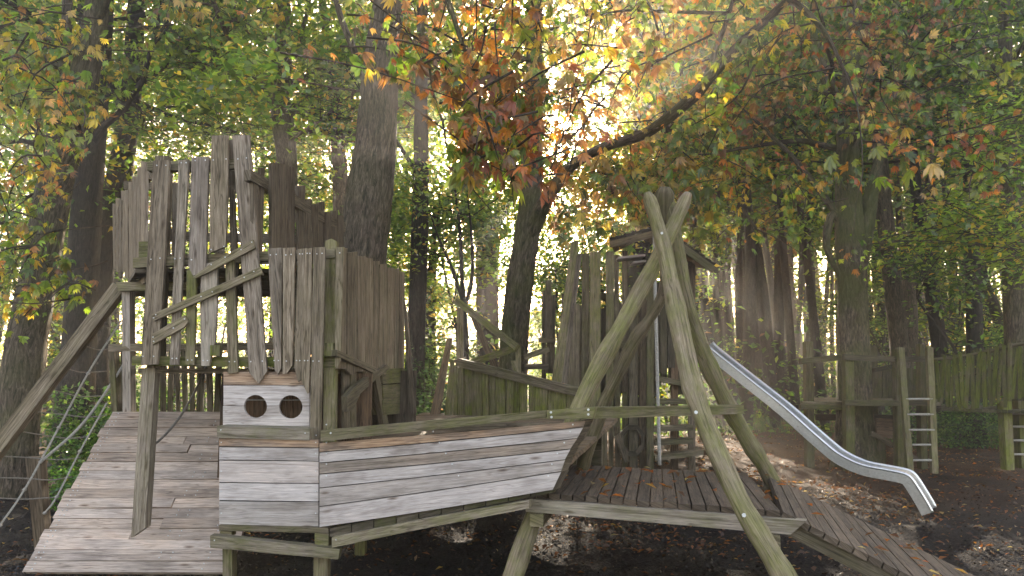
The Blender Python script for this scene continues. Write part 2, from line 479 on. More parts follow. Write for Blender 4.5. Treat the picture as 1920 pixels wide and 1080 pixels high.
# ================================================================== the crooked plank tower (far left)
def V3(p): return Vector(p)
PF = Plane((-5, 6.15), (5, 6.15))
tower = thing('plank_tower', 'tall crooked play tower of uneven weathered planks above the climbing ramp', 'play tower', (-2.9, 6.4, 0))
def part_poly(name, parent, pl, pts, t=.032, tone=None, off=0.0, nails=(), label=None):
    mb = MB()
    mb.poly(pl, pts, t, tone or tn(), off)
    for x, y in nails: mb.nail(pl.pt(x, y, off + .002), pl.n)
    o = mb.build(name, WM, parent)
    if label: o['label'] = label
    return o
front = [
    # outline in photo pixels, offset towards the viewer, tint, nails
    ([(287, 301), (317, 300), (312, 420), (304, 560), (295, 683), (264, 685), (271, 570), (279, 430)], .030, tn(.92, .05), [(294, 310), (311, 310), (283, 486), (300, 484), (268, 668), (288, 668)]),
    ([(335, 300), (354, 299), (347, 420), (341, 520), (334, 684), (318, 684), (326, 500), (331, 410)], .020, tn(1.0, .1, 0, .2), [(340, 305), (349, 305), (328, 485), (338, 484), (323, 672), (331, 672)]),
    ([(359, 295), (391, 293), (388, 400), (385, 508), (362, 517), (353, 500), (356, 400)], .026, tn(1.02, 0, 0, .3), [(366, 301), (385, 300), (359, 487)]),
    ([(350, 505), (367, 505), (366, 600), (364, 684), (347, 684), (349, 600)], .008, tn(.95, .5), [(352, 675), (360, 675)]),
    ([(397, 254), (427, 253), (427, 360), (423, 462), (393, 474), (393, 360)], .032, tn(.98, .06), [(400, 300), (424, 298), (396, 468), (420, 462)]),
    ([(377, 496), (406, 490), (407, 560), (403, 640), (391, 686), (377, 686), (375, 590)], .010, tn(1.05, .2, 0, .4), [(381, 676), (389, 676)]),
    ([(429, 262), (438, 262), (440, 400), (446, 500), (442, 600), (436, 600), (430, 400)], -.075, tn(.62, .1), []),
    ([(422, 488), (438, 484), (442, 580), (446, 698), (427, 701), (424, 590)], .012, tn(1.0, .35), [(430, 678), (440, 678)]),
    ([(435, 254), (467, 253), (476, 360), (484, 480), (492, 590), (500, 697), (485, 719), (467, 699), (458, 560), (446, 400)], .028, tn(1.0, .05, 0, .2), [(446, 298), (462, 296), (470, 678), (492, 677)]),
]
for k, (pts, off, t_, nl) in enumerate(front):
    part_poly('wall_plank', tower, PF, pts, .034, t_, off, nl)
for pts, off, nl in (
    ([(361, 520), (392, 496), (474, 449), (478, 465), (398, 507), (366, 522)], .066, [(396, 496), (422, 482), (452, 468), (472, 454)]),
    ([(284, 590), (488, 500), (492, 514), (288, 602)], .068, [(288, 596), (292, 590), (377, 556), (398, 547), (458, 520), (476, 509)]),
    ([(284, 627), (346, 591), (352, 604), (346, 613), (286, 646)], .062, [(287, 632), (288, 640), (325, 615), (346, 598)])):
    part_poly('batten', tower, PF, pts, .03, tn(.98, .3), off, nl)
part_poly('batten', tower, PF, [(394, 647), (412, 647), (412, 667), (394, 667)], .05, tn(.9, .9), .045)
# rails across the front
PR = Plane((-5, 6.19), (5, 6.19))
for pts, pl, t_ in (
    ([(276, 303), (400, 300), (468, 296), (468, 314), (400, 318), (276, 320)], PR, tn(.75, .3)),
    ([(249, 483), (500, 471), (628, 466), (628, 484), (500, 489), (249, 502)], PR, tn(.85, .55)),
    ([(247, 668), (630, 670), (630, 690), (247, 685)], PR, tn(1.0, .85)),
    ([(203, 645), (330, 644), (628, 640), (628, 654), (330, 658), (203, 659)], Plane((-5, 6.75), (5, 6.75)), tn(.85, .15)),
    ([(217, 529), (352, 528), (352, 544), (222, 545)], Plane((-5, 6.7), (5, 6.7)), tn(1.0, .35)),
    ([(260, 453), (293, 452), (293, 481), (260, 482)], Plane((-5, 6.3), (5, 6.3)), tn(.85, .9))):
    part_poly('rail', tower, pl, pts, .08, t_)
# posts
P63 = Plane((-5, 6.28), (5, 6.28))
for pts, pl, t_ in (
    ([(266, 690), (291, 690), (272, 990), (246, 1008)], Plane((-5, 6.27), (5, 6.27)), tn(1.05, .18, 0, .2)),
    ([(228, 545), (243, 545), (245, 772), (230, 772)], Plane((-5, 6.75), (5, 6.75)), tn(1.1, .1, 0, .4)),
    ([(204, 657), (213, 657), (219, 772), (209, 772)], Plane((-5, 6.9), (5, 6.9)), tn(.9, .6)),
    ([(226, 657), (232, 657), (234, 772), (222, 772)], Plane((-5, 7.2), (5, 7.2)), tn(.5, .3)),
    ([(291, 292), (316, 292), (300, 690), (275, 690)], Plane((-5, 6.24), (5, 6.24)), tn(.8, .2))):
    part_poly('post', tower, pl, pts, .10, t_)
def plank_wall(name, parent, pl, xs, top, bot, t=.03, tone=(1, 0, 0, 0), jy=6, jx=1.5, off=0.0, gap=1.2, point=0.0, nails=True, lean=2.0):
    mb = MB()
    for a, b in zip(xs[:-1], xs[1:]):
        m = (a + b) / 2
        l1 = random.uniform(-lean, lean)
        yt, yb = top(m) + random.uniform(-jy, jy), bot(m) + random.uniform(-jy, jy)
        sl = random.uniform(-.1, .1) * (b - a)
        pts = [(a + gap / 2 + l1, yt + sl), (b - gap / 2 + l1, yt - sl), (b - gap / 2 - l1, yb), (a + gap / 2 - l1, yb)]
        if point and random.random() < point: pts = pts[:3] + [((a + b) / 2 - l1, yb + (b - a) * .5)] + pts[3:]
        o_ = off + random.choice((0, .012, .024))
        mb.poly(pl, pts, t, tn(*tone), o_)
        if nails:
            for fx in (.3, .7):
                mb.nail(pl.pt(a + (b - a) * fx + l1 * .8, yt + 9, o_ + .002), pl.n)
    return mb.build(name, WM, parent)
def lin(x0, y0, x1, y1): return lambda x: y0 + (y1 - y0) * (x - x0) / (x1 - x0)
def steps(x0, x1, w0, w1, j=.25):
    xs = [x0]
    while xs[-1] < x1 if x1 > x0 else xs[-1] > x1:
        f = (xs[-1] - x0) / (x1 - x0)
        xs.append(xs[-1] + (w0 + (w1 - w0) * f) * random.uniform(1 - j, 1 + j) * (1 if x1 > x0 else -1))
    return xs
# wall running back on the left, wall running back on the right, both with cap rails
PLW = plane_px(272, 6.3, 211, 8.3)
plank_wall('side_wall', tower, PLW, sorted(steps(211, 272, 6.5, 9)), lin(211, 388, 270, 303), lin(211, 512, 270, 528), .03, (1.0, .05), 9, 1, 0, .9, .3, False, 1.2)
mb = MB(); mb.poly(PLW, [(212, 470), (272, 478), (272, 497), (212, 486)], .07, tn(.8, .5), -.04); mb.poly(PLW, [(212, 398), (272, 318), (272, 334), (212, 410)], .07, tn(.7, .3), -.04)
mb.build('rail', WM, tower)
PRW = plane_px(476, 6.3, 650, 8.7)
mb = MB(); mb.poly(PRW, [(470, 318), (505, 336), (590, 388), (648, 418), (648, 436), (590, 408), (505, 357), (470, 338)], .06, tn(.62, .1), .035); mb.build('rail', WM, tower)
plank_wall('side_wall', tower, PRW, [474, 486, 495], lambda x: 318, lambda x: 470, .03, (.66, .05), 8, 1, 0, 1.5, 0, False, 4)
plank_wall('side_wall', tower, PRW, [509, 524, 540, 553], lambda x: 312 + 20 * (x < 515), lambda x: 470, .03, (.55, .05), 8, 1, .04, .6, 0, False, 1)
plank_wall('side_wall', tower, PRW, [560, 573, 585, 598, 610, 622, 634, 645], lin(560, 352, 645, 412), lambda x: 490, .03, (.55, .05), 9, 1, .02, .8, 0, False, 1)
PBW = Plane((-5, 8.4), (5, 8.4))
mb = MB()
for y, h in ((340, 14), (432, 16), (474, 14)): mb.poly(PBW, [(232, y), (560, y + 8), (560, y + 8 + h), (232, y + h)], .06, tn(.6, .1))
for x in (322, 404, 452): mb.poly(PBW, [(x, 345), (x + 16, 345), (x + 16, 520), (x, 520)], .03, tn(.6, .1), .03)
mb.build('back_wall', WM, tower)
# floors (upper deck, lower deck) as rows of boards
def floor_boards(name, parent, quad, nrow, t, tone, gap=.008):
    a, b, c, d = [Vector(q) for q in quad]           # a-b front edge, d-c back edge
    mb = MB()
    for k in range(nrow):
        f0, f1 = k / nrow, (k + 1) / nrow
        p = [a.lerp(d, f0), b.lerp(c, f0), b.lerp(c, f1), a.lerp(d, f1)]
        g = (d - a).normalized() * gap
        z = Vector((0, 0, random.uniform(-.003, .003)))
        fr = [p[0] + z, p[1] + z, p[2] - g + z, p[3] - g + z]
        mb.prism(fr, [q - Vector((0, 0, t)) for q in fr], tn(*tone))
    return mb.build(name, WM, parent)
zu = PR.pt(300, 500).z
floor_boards('floor_deck', tower, [(-3.34, 6.32, zu), (-1.62, 6.32, zu), (-1.75, 8.3, zu), (-4.55, 8.3, zu)], 16, .04, (.6, .1))
zl = 1.74
floor_boards('floor_deck', tower, [(-3.25, 6.3, zl), (-1.55, 6.3, zl), (-1.3, 7.8, zl), (-3.3, 7.8, zl)], 11, .04, (.6, .1))
plank_wall('lower_wall', tower, Plane((-5, 7.55), (5, 7.55)), [286, 297, 312, 326, 338, 352, 366, 384, 400, 416], lambda x: 655, lambda x: 778, .03, (.62, .25), 6, 1, 0, 6.0, 0, False, 3)

# ================================================================== the play ship: cabin + hull
ship = thing('play_ship', 'wooden play ship with two round portholes and a pale horizontally planked hull', 'play ship', (-1.0, 5.9, 0))
cab = [
    ([(502, 466), (528, 464), (528, 560), (527, 690), (521, 702), (515, 694), (507, 560)], .0, tn(1.0, .05, 0, .15), [(507, 478), (518, 477), (514, 676), (522, 676)]),
    ([(530, 465), (553, 464), (551, 580), (548, 685), (538, 700), (530, 701), (531, 600)], .006, tn(1.0, .06), [(536, 478), (546, 477), (537, 677)]),
    ([(558, 467), (571, 466), (570, 580), (566, 712), (559, 716), (552, 690), (556, 560)], .0, tn(.98, .1), [(562, 476), (567, 476), (556, 676), (562, 676)]),
    ([(572, 466), (585, 465), (584, 600), (579, 736), (576, 738), (566, 716), (569, 560)], .012, tn(1.0, .1), [(576, 475), (581, 475), (571, 676), (577, 676)]),
    ([(588, 464), (610, 463), (606, 640), (600, 828), (594, 836), (581, 829), (584, 640)], .02, tn(.95, .12), [(594, 476), (604, 475), (587, 677), (598, 677), (582, 816), (593, 816)])]
PC = Plane((-5, 6.1), (5, 6.1))
for pts, off, t_, nl in cab: part_poly('wall_plank', ship, PC, pts, .03, t_, off, nl)
part_poly('post', ship, Plane((-5, 6.2), (5, 6.2)), [(609, 452), (621, 447), (631, 452), (627, 830), (606, 830)], .09, tn(.9, .55))
part_poly('corner_plank', ship, Plane((-5, 6.12), (5, 6.12)), [(630, 464), (645, 463), (642, 560), (638, 676), (632, 690), (628, 688), (628, 560)], .035, tn(.9, .25), 0, [(637, 474)])
part_poly('rail', ship, Plane((-5, 6.12), (5, 6.12)), [(604, 643), (625, 643), (625, 668), (604, 668)], .08, tn(.95, .9), -.02)
PS = plane_px(634, 6.2, 757, 7.95)
plank_wall('side_wall', ship, PS, steps(634, 757, 17, 10, .2), lin(634, 462, 757, 511), lin(634, 690, 757, 712), .03, (.78, .12), 2.5, 1, 0, .7, .25, False, 1.2)
plank_wall('side_wall', ship, PS, [645, 657, 669], lambda x: 690, lambda x: 815, .03, (.6, .25), 8, 1, -.05, 1.2, 0, False, 1.2)
mb = MB()
mb.poly(PS, [(632, 656), (708, 690), (706, 702), (632, 667)], .05, tn(.6, .2), .05); mb.build('brace', WM, ship); mb = MB()
mb.poly(PS, [(726, 684), (732, 690), (700, 716), (676, 738), (663, 768), (652, 772), (650, 744), (668, 722)], .05, tn(.55, .35), .06); mb.build('brace', WM, ship); mb = MB()
mb.poly(PS, [(684, 722), (697, 722), (698, 800), (685, 800)], .07, tn(.7, 0, .6), -.1); mb.build('brace', WM, ship); mb = MB()
mb.poly(PS, [(703, 702), (711, 702), (730, 800), (720, 800)], .05, tn(.5, .2), .02)
mb.build('brace', WM, ship)
mb = MB()
for k, y in enumerate((692, 722, 750)):
    mb.poly(PS, [(716 + k, y), (758, y - 2), (762, y + 25), (718 + k, y + 28)], .2, tn(.55, .75), .03)
mb.build('stacked_step', WM, ship)
part_poly('leaning_beam', ship, Plane((-5, 7.7), (5, 7.7)), [(756, 560), (761, 575), (780, 775), (766, 775)], .08, tn(.32, .1))
# porthole panel, two boards with half-round cut-outs meeting along a seam, plus the boards around
PP = Plane((-5, 6.17), (5, 6.17))
HO = [(479, 762, 21.5), (545, 763, 22)]
mb = MB()
def notch(cx, cy, r, y, lower):
    out = []
    h = max(-.98, min(.98, (y - cy) / r)); a0 = math.asin(h)
    A = [math.pi - a0 + (math.pi + 2 * a0) * k / 22 for k in range(23)] if not lower else None
    if lower: A = [math.pi - a0 - (math.pi - 2 * a0) * k / 22 for k in range(23)]
    return [(cx + r * math.cos(a), cy + r * math.sin(a)) for a in A]
seam = 761
up = [(419, 723), (419, seam - .5)]
for c in HO: up += notch(c[0], c[1], c[2], seam - .5, False)
up += [(580, seam - .5), (580, 723)]
lo = [(418, 803), (580, 803), (580, seam + .5)]
for c in HO[::-1]:
    lo += notch(c[0], c[1], c[2], seam + .5, True)[::-1]
lo += [(418, seam + .5)]
mb.poly(PP, up, .03, tn(1.2, 0, 0, 1, .05), 0, 0); mb.poly(PP, lo, .03, tn(1.2, 0, 0, 1, .05), 0, 0)
mb.poly(PP, [(419, 697), (581, 697), (581, 722), (419, 722)], .03, tn(.95, 0, .65, .5))
mb.build('porthole_panel', WM, ship)
for cx, cy, r in HO:
    mb = MB()
    ring = [PP.pt(cx + r * math.cos(a), cy + r * math.sin(a), .0) for a in np.linspace(0, 2 * math.pi, 29)]
    inn = [PP.pt(cx + r * math.cos(a), cy + r * math.sin(a), -.034) for a in np.linspace(0, 2 * math.pi, 29)]
    for k in range(28):
        q = [ring[k], ring[k + 1], inn[k + 1], inn[k]]
        mb.add(q, [(0, 1, 2, 3)], [(.1, .1)] * 4, (.45, 0, .2, 0))
    mb.build('porthole_rim', WM, ship)
mb = MB()
bz = PP.pt(500, 752).z
mb.tube([(-2.45, 6.42, bz), (-1.7, 6.42, bz)], .006, 6, (2.2, 0, 0, 1))
mb.build('inner_bar', PALEROPE, ship)
mb = MB()
z0, z1 = .75, 1.7
for k in range(7):
    xa, xb = -2.70 + k * .2, -2.70 + k * .2 + .197
    fr = [(xa, 6.75, z0), (xb, 6.75, z0), (xb, 6.75, z1), (xa, 6.75, z1)]
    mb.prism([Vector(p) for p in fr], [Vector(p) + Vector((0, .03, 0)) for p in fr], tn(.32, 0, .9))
mb.build('inner_wall', WM, ship)
mb = MB()  # dark back wall added to close off light and darken the cabin interior
for k in range(8):
    xa = -2.62 + k * .2
    fr = [Vector((xa, 7.75, .95)), Vector((xa + .198, 7.75, .95)), Vector((xa + .198, 7.75, 1.73)), Vector((xa, 7.75, 1.73))]
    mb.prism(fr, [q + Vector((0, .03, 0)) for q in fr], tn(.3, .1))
mb.build('inner_wall', WM, ship)
# the ledge and the lower hull front
PH = Plane((-5, 5.95), (5, 5.95))
part_poly('ledge', ship, Plane((-5, 5.93), (5, 5.93)), [(407, 799), (580, 804), (580, 826), (407, 821)], .22, tn(.95, .4, 0, .3), 0, [(414, 806), (572, 812)])
mb = MB()
for y0, y1, t_ in ((822, 837, tn(1, 0, .8, .5)), (838, 862, tn(1.08, 0, 0, 1)), (863, 904, tn(1.13, 0, .12, 1)), (905, 938, tn(1.1, 0, 0, 1)), (939.5, 985, tn(1.1, .05, 0, 1))):
    mb.poly(PH, [(411, y0 + .7), (597, y0 + 2.7), (597, y1 + 2), (411, y1 - .5)], .03, t_, 0, .003)
    for x in (415, 592): mb.nail(PH.pt(x, (y0 + y1) / 2, .003), PH.n, .005)
mb.poly(PH, [(412, 824), (597, 826), (597, 986), (412, 984)], .02, (.12, 0, 0, 0), -.035)  # added dark sheet, its colour darkens the gaps between the boards
mb.build('hull_front', WM, ship)
# hull side: boards that follow the raked bow
HS = plane_px(598.5, 5.95, 1097, 5.3)
yl = [830, 848, 868, 889, 915, 950, 989]
yr = [788, 801, 822, 842, 862, 884, 919]
xr = [1098, 1093, 1082, 1069, 1059, 1052, 1036]
mb = MB()
tt = [tn(.95, 0, .85, .5), tn(.98, 0, 0, 1), tn(.85, .12, .25, .75), tn(1.0, 0, 0, 1), tn(.95, .05, .08, .9), tn(1.0, 0, .04, .95)]
for k in range(6):
    n = 5
    topl = [(599 + (xr[k] - 599) * i / n, yl[k] + (yr[k] - yl[k]) * i / n + 1.0 + 1.6 * math.sin(math.pi * i / n)) for i in range(n + 1)]
    botl = [(599 + (xr[k + 1] - 599) * i / n, yl[k + 1] + (yr[k + 1] - yl[k + 1]) * i / n - .8 + 1.6 * math.sin(math.pi * i / n)) for i in range(n, -1, -1)]
    mb.poly(HS, topl + botl, .032, tt[k], random.uniform(0, .006), 0)
    for x in (612, 800 + 12 * k, xr[k] - 24): mb.nail(HS.pt(x, yr[k] + 8, .009), HS.n, .006)
mb.poly(HS, [(600, 831), (1094, 790), (1036, 916), (600, 986)], .02, (.12, 0, 0, 0), -.04, 0)  # dark sheet added behind the side boards, so their gaps show dark
mb.build('hull_side', WM, ship)
# raked stem: a bent board turning back from the hull side's end
mb = MB()
st0 = [HS.pt(xr[k] + 1, yr[k], -.005) for k in range(7)]
back = Vector((.62, 1, 0)).normalized()
for k in range(6):
    q = [st0[k], st0[k + 1], st0[k + 1] + back * .10, st0[k] + back * .13]
    mb.prism(q, [p - Vector((.03, -.01, 0)) for p in q], tn(.5, .15))
mb.build('stem', WM, ship)
# gunwale in three lengths, and the rail that carries on to the log frame
mb = MB()
mb.poly(HS, [(601, 807), (800, 789), (1024, 770), (1024, 783), (800, 807), (601, 828)], .09, tn(.8, .75), .05)
mb.nail(HS.pt(620, 812, .053), HS.n, .008)
mb.build('gunwale', WM, ship)
mb = MB()
mb.poly(HS, [(1025, 770), (1117, 763), (1110, 785), (1025, 786)], .09, tn(.85, .6), .056)
for x, y in ((1033, 773), (1034, 782), (1103, 768), (1103, 777)): mb.nail(HS.pt(x, y, .06), HS.n, .009)
mb.build('gunwale', WM, ship)
# far side closes the hull, the floor inside
mb = MB()
for k in range(5):
    z = .62 + k * .12
    mb.beam((-1.2, 8.0, z), (.35, 6.9, z + .08), .115, .03, (0.3, -1, 0), tn(.6, .2))
mb.build('far_side', WM, ship)
floor_boards('ship_floor', ship, [(-1.55, 6.15, 1.02), (.45, 5.6, 1.05), (1.2, 8.3, 1.2), (-1.15, 9.4, 1.2)], 20, .04, (.6, .1, .35))
# timbers under the hull
mb = MB()
for k in range(10):
    a, b = (618 + k * 42), (618 + (k + 1) * 42 - 2)
    f = lambda x: 1001 + (918 - 1001) * (x - 618) / 420
    mb.poly(HS, [(a, f(a) - 10), (b, f(b) - 10), (b, f(b) + 5), (a, f(a) + 6)], .3, tn(.34, .5), -.02)
mb.build('floor_edge', WM, ship)
part_poly('side_beam', ship, HS, [(622, 1007), (800, 972), (992, 938), (992, 953), (800, 990), (622, 1027)], .08, tn(.95, .5, 0, .15), .03, [(630, 1012)])
part_poly('front_beam', ship, Plane((-5, 5.85), (5, 5.85)), [(394, 1004), (637, 1030), (634, 1049), (394, 1027)], .09, tn(.95, .5, 0, .15), 0, [(402, 1013)])
part_poly('front_beam', ship, Plane((-5, 5.92), (5, 5.92)), [(411, 984), (615, 990), (616, 1000), (411, 995)], .3, tn(.7, .4))
for pts, D_ in (([(412, 996), (434, 997), (434, 1006), (412, 1004)], 5.95), ([(590, 1000), (616, 1001), (616, 1028), (590, 1025)], 5.92),
                ([(588, 1040), (614, 1044), (613, 1160), (587, 1160)], 5.93), ([(417, 1024), (435, 1027), (436, 1150), (418, 1150)], 6.0),
                ([(665, 990), (684, 990), (684, 1060), (665, 1060)], 7.2)):
    part_poly('leg', ship, Plane((-5, D_), (5, D_)), pts, .1, tn(.85, .6))

# ================================================================== climbing ramp
BLr = G(42, 1076, .03); xl = BLr.x
TLr = W(211, 775, xl / ray(211, 775).x)
ramp_t = thing('climbing_ramp', 'steep grey plank climbing ramp rising behind a square post to the tower', 'ramp', (xl + .8, BLr.y, 0))
sv = (TLr - BLr); Ls = sv.length; sv = sv / Ls
nv = Vector((1, 0, 0)).cross(sv).normalized()
if nv.z < 0: nv = -nv
mb = MB()
rows = 17
for k in range(rows):
    c = BLr + sv * Ls * (k + .5) / rows
    xr_ = -2.36 if k < 4 else -2.50
    x0 = xl + random.uniform(-.02, .02)
    cuts = [x0, xr_] if random.random() < .35 or k < 3 else [x0, random.uniform(-3.35, -2.85), xr_]
    wv = Ls / rows * random.uniform(.93, .965)
    for a, b in zip(cuts[:-1], cuts[1:]):
        lift = random.uniform(-.002, .012)
        mb.beam(Vector((a + .004, c.y, c.z)) + nv * lift, Vector((b - .004, c.y, c.z + random.uniform(-.008, .008))) + nv * lift, wv, .035, nv, tn(1.3, .02, .26, .65, .20))
    for x in (xl + .06, xl + .1, -3.0, -2.9, -2.58) if k % 2 else (xl + .08, -2.6):
        for s_ in (-.25, .25): mb.nail(Vector((x, c.y, c.z)) + sv * s_ * wv + nv * .030, nv, .005)
mb.build('ramp_boards', WM, ramp_t)
mb = MB()
for x in (xl + .12, -2.55):
    a = Vector((x, BLr.y, BLr.z)) - nv * .07; b = Vector((x, TLr.y, TLr.z)) - nv * .07
    mb.beam(a, b, .06, .10, (1, 0, 0), tn(.5, .2)); mb.build('stringer', WM, ramp_t); mb = MB()

# rope hanging down the ramp
mb = MB()
rp = [W(388, 684, 7.0), W(365, 735, 6.85), W(335, 785, 6.75), W(305, 820, 6.6), W(283, 838, 6.45)]
mb.tube(spline([tuple(p) for p in rp], 14), .011, 6)
o = mb.build('climbing_rope', ROPE)
tag(o, 'dark rope hanging slack from the tower over the grey plank ramp', 'rope')

# ================================================================== slanting beam, stub post and rope net at the left
mb = MB()
mb.beam(W(-90, 955, 6.45), W(226, 538, 6.82), .125, .1, (0.1, -1, .1), tn(.85, .12))
o = mb.build('slanting_beam', WM)
tag(o, 'thick square timber slanting up from the left ground to the tower', 'beam')
gp = G(72, 1032)
PO = Plane((-9, gp.y - .03), (9, gp.y - .03))
o = part_poly('stub_post', None, PO, [(47, 857), (74, 858), (85, 1028), (64, 1034)], .11, tn(.55, .05, .25))
tag(o, 'short dark leaning post at the foot of the ramp that holds the net ropes', 'post')
net = thing('rope_net', 'climbing net of thin grey ropes strung between slanting beam and ramp', 'rope net', (-4.0, 6.8, 0))
NP = plane_px(-20, 6.55, 260, 7.0)
def strand(pts, r, mat=ROPE, name='strand'):
    mb = MB()
    q = [tuple(NP.pt(x, y)) for x, y in pts]
    mb.tube(spline(q, max(8, len(q) * 4)), r, 6)
    return mb.build(name, mat, net)
V_ = [[(228, 600), (165, 700), (110, 802), (46, 918), (0, 985)], [(250, 653), (205, 725), (150, 800), (76, 866)], [(200, 756), (150, 846), (106, 932), (84, 962)]]
strand(V_[0], .010, PALEROPE); strand(V_[1], .013, PALEROPE); strand(V_[2], .009, PALEROPE)
for pts in ([(186, 607), (215, 614), (232, 608)], [(157, 648), (185, 656), (210, 653)], [(128, 692), (155, 698), (200, 696)], [(98, 730), (150, 743), (206, 741)],
            [(70, 772), (110, 776), (160, 782), (200, 779)], [(44, 810), (90, 817), (130, 822), (168, 818)], [(0, 855), (50, 858), (110, 862), (152, 858)],
            [(0, 896), (50, 897), (95, 900), (135, 894)], [(0, 934), (45, 936), (80, 934), (112, 932)]):
    strand(pts, .006)
for v in V_:
    for x, y in v[1:]:
        mb = MB(); p = NP.pt(x, y); mb.tube([p - Vector((0, 0, .015)), p, p + Vector((0, 0, .015))], [.008, .02, .008], 6); mb.build('knot', PALEROPE, net)

# ================================================================== boarded deck under the log frame
ZD = .8
deck = thing('boarded_deck', 'low dark boarded deck strewn with leaves below the log frame', 'deck', (1.0, 5.5, 0))
A0, A1, B1, B0 = G(985, 922, ZD), G(1466, 958, ZD), G(1441, 889, ZD), G(1072, 871, ZD)
mb = MB()
ud = Vector((.20, 1, 0)).normalized()
wd = (A1 - A0).normalized()
Lf = (A1 - A0).length
nb = 19
bl = (B1 - B0)
def hit_back(p):
    # where the board through p along ud meets the back edge line
    n2 = Vector((-bl.y, bl.x, 0)); s = n2.dot(B0 - p) / n2.dot(ud)
    return p + ud * s
for k in range(-2, nb):
    f0, f1 = k / nb, (k + 1) / nb
    p, q = A0 + wd * (Lf * f0), A0 + wd * (Lf * f1 - .011)
    z = Vector((0, 0, random.uniform(-.004, .004)))
    e0, e1 = random.uniform(-.015, .01), random.uniform(-.015, .01)
    hb0, hb1 = hit_back(p), hit_back(q)
    if k == nb - 1: hb1 = Vector((min(hb1.x, B1.x), hb1.y, ZD))
    fr = [p + ud * e0 + z, q + ud * e0 + z, hb1 + ud * e1 + z, hb0 + ud * e1 + z]
    mb.prism(fr, [v - Vector((0, 0, .042)) for v in fr], (.36 * random.uniform(.78, 1.22), .04, .22, .1))
mb.build('deck_boards', WM, deck)
mb = MB()
n_f = Vector((wd.y, -wd.x, 0))
a, b = A0 + n_f * .0 - Vector((0, 0, .042 + .05)), A0 + wd * (Lf + .10) - Vector((0, 0, .042 + .05))
a = a + wd * .02
mb.beam(a, b, .095, .08, n_f, tn(1.05, .4, 0, .35), 0, -.05)
mb.build('front_beam', WM, deck)
for s_ in (.055, .955):
    mb = MB()
    p = A0 + wd * Lf * s_ + n_f * -.02 - Vector((0, 0, .19)); q = hit_back(p); q.z = p.z
    mb.beam(p - ud * .10, q, .10, .09, (0, 0, 1), tn(.9, .45))
    mb.build('cross_beam', WM, deck)

# walkway sloping down from the deck to the ground
walk = thing('sloping_walkway', 'dark boarded walkway sloping from the deck down to the ground', 'walkway', (2.9, 5.2, 0))
dd = Vector((1, -.35, -.5)); N0, N1 = A1 + wd * .01 - Vector((0, 0, .006)), B1.copy() - Vector((0, 0, .006))
cr = (N1 - N0)
nrm = dd.cross(cr).normalized();  nrm = nrm if nrm.z > 0 else -nrm
mb = MB(); T_ = 1.58; nb2 = 20
for k in range(nb2):
    t0, t1 = T_ * k / nb2, T_ * (k + 1) / nb2 - .008
    e = random.uniform(-.012, .012)
    cn = cr.normalized() * e
    lf = nrm * random.uniform(-.003, .003)
    fr = [N0 + dd * t0 + cn + lf, N0 + dd * t1 + cn + lf, N1 + dd * t1 + cn + lf, N1 + dd * t0 + cn + lf]
    mb.prism(fr, [p - nrm * .04 for p in fr], (.38 * random.uniform(.8, 1.2), .05, .2, .1))
mb.build('walkway_boards', WM, walk)
mb = MB()
for f in (.03, .5, .97):
    p = N0 + cr * f - nrm * .085
    mb.beam(p, p + dd * T_, .09, .06, cr.normalized(), tn(.6, .3)); mb.build('stringer', WM, walk); mb = MB()

# ================================================================== four crossed logs
logs = thing('log_frame', 'tall frame of four crossed bent logs standing over the deck', 'log frame', (1.3, 5.6, 0))
def log(rows, tone):
    q = []
    for x, y, w, D_ in rows:
        p = W(x, y, D_); q.append((p.x, p.y, p.z, w * D_ / F / 2))
    P = spline(q, 34)
    mb = MB()
    rad = P[:, 3] * .80 * (1 + .05 * np.sin(np.arange(34) * 1.3 + random.random() * 6) + RNG.normal(0, .02, 34))
    rad[0] *= .55; rad[1] *= .92
    for _ in range(3):
        kx = RNG.integers(6, 30); rad[kx] *= 1.10; rad[kx + 1] *= 1.06
    mb.tube(P[:, :3], rad, 18, tone, 0, .03)
    return mb.build('log', WM, logs), P
log([(1214, 362, 31, 5.96), (1228, 405, 33, 5.9), (1246, 470, 36, 5.8), (1262, 550, 40, 5.65), (1282, 650, 43, 5.42), (1303, 740, 44, 5.22), (1337, 830, 45, 5.0), (1385, 935, 47, 4.72), (1428, 1010, 50, 4.58), (1475, 1090, 54, 4.48), (1540, 1215, 56, 4.32)], (.95, .50, .06, .05))
log([(1290, 362, 31, 6.12), (1271, 405, 34, 6.1), (1247, 455, 35, 6.05), (1214, 520, 37, 5.98), (1168, 605, 38, 5.85), (1131, 672, 43, 5.8), (1094, 745, 40, 5.78), (1060, 830, 40, 5.76), (1030, 900, 40, 5.72), (998, 975, 41, 5.65), (962, 1080, 44, 5.5), (935, 1160, 46, 5.38)], (.95, .62, .08, .05))
log([(1247, 350, 44, 6.26), (1246, 380, 46, 6.3), (1246, 440, 38, 6.4), (1246, 540, 26, 6.5), (1218, 598, 26, 6.6), (1192, 634, 31, 6.65), (1160, 700, 29, 6.75), (1134, 755, 30, 6.82), (1104, 840, 30, 6.9), (1076, 940, 30, 7.0)], (.55, .4, .1, 0))
log([(1256, 372, 30, 6.28), (1270, 470, 34, 6.3), (1290, 580, 36, 6.35), (1322, 670, 38, 6.42), (1362, 755, 38, 6.48), (1400, 822, 37, 6.52), (1440, 888, 35, 6.56), (1490, 985, 32, 6.6)], (.85, .6, 0, 0))
for x, y, D_, r_ in ((1305, 773, 5.06, .013), (1395, 966, 4.55, .013), (1241, 437, 5.74, .011), (1366, 768, 6.35, .013)):
    mb = MB(); mb.nail(W(x, y, D_), (0, -1, 0), r_); mb.build('bolt', [NAIL, NAIL], logs)
RP = plane_px(1111, 5.34, 1395, 6.36)
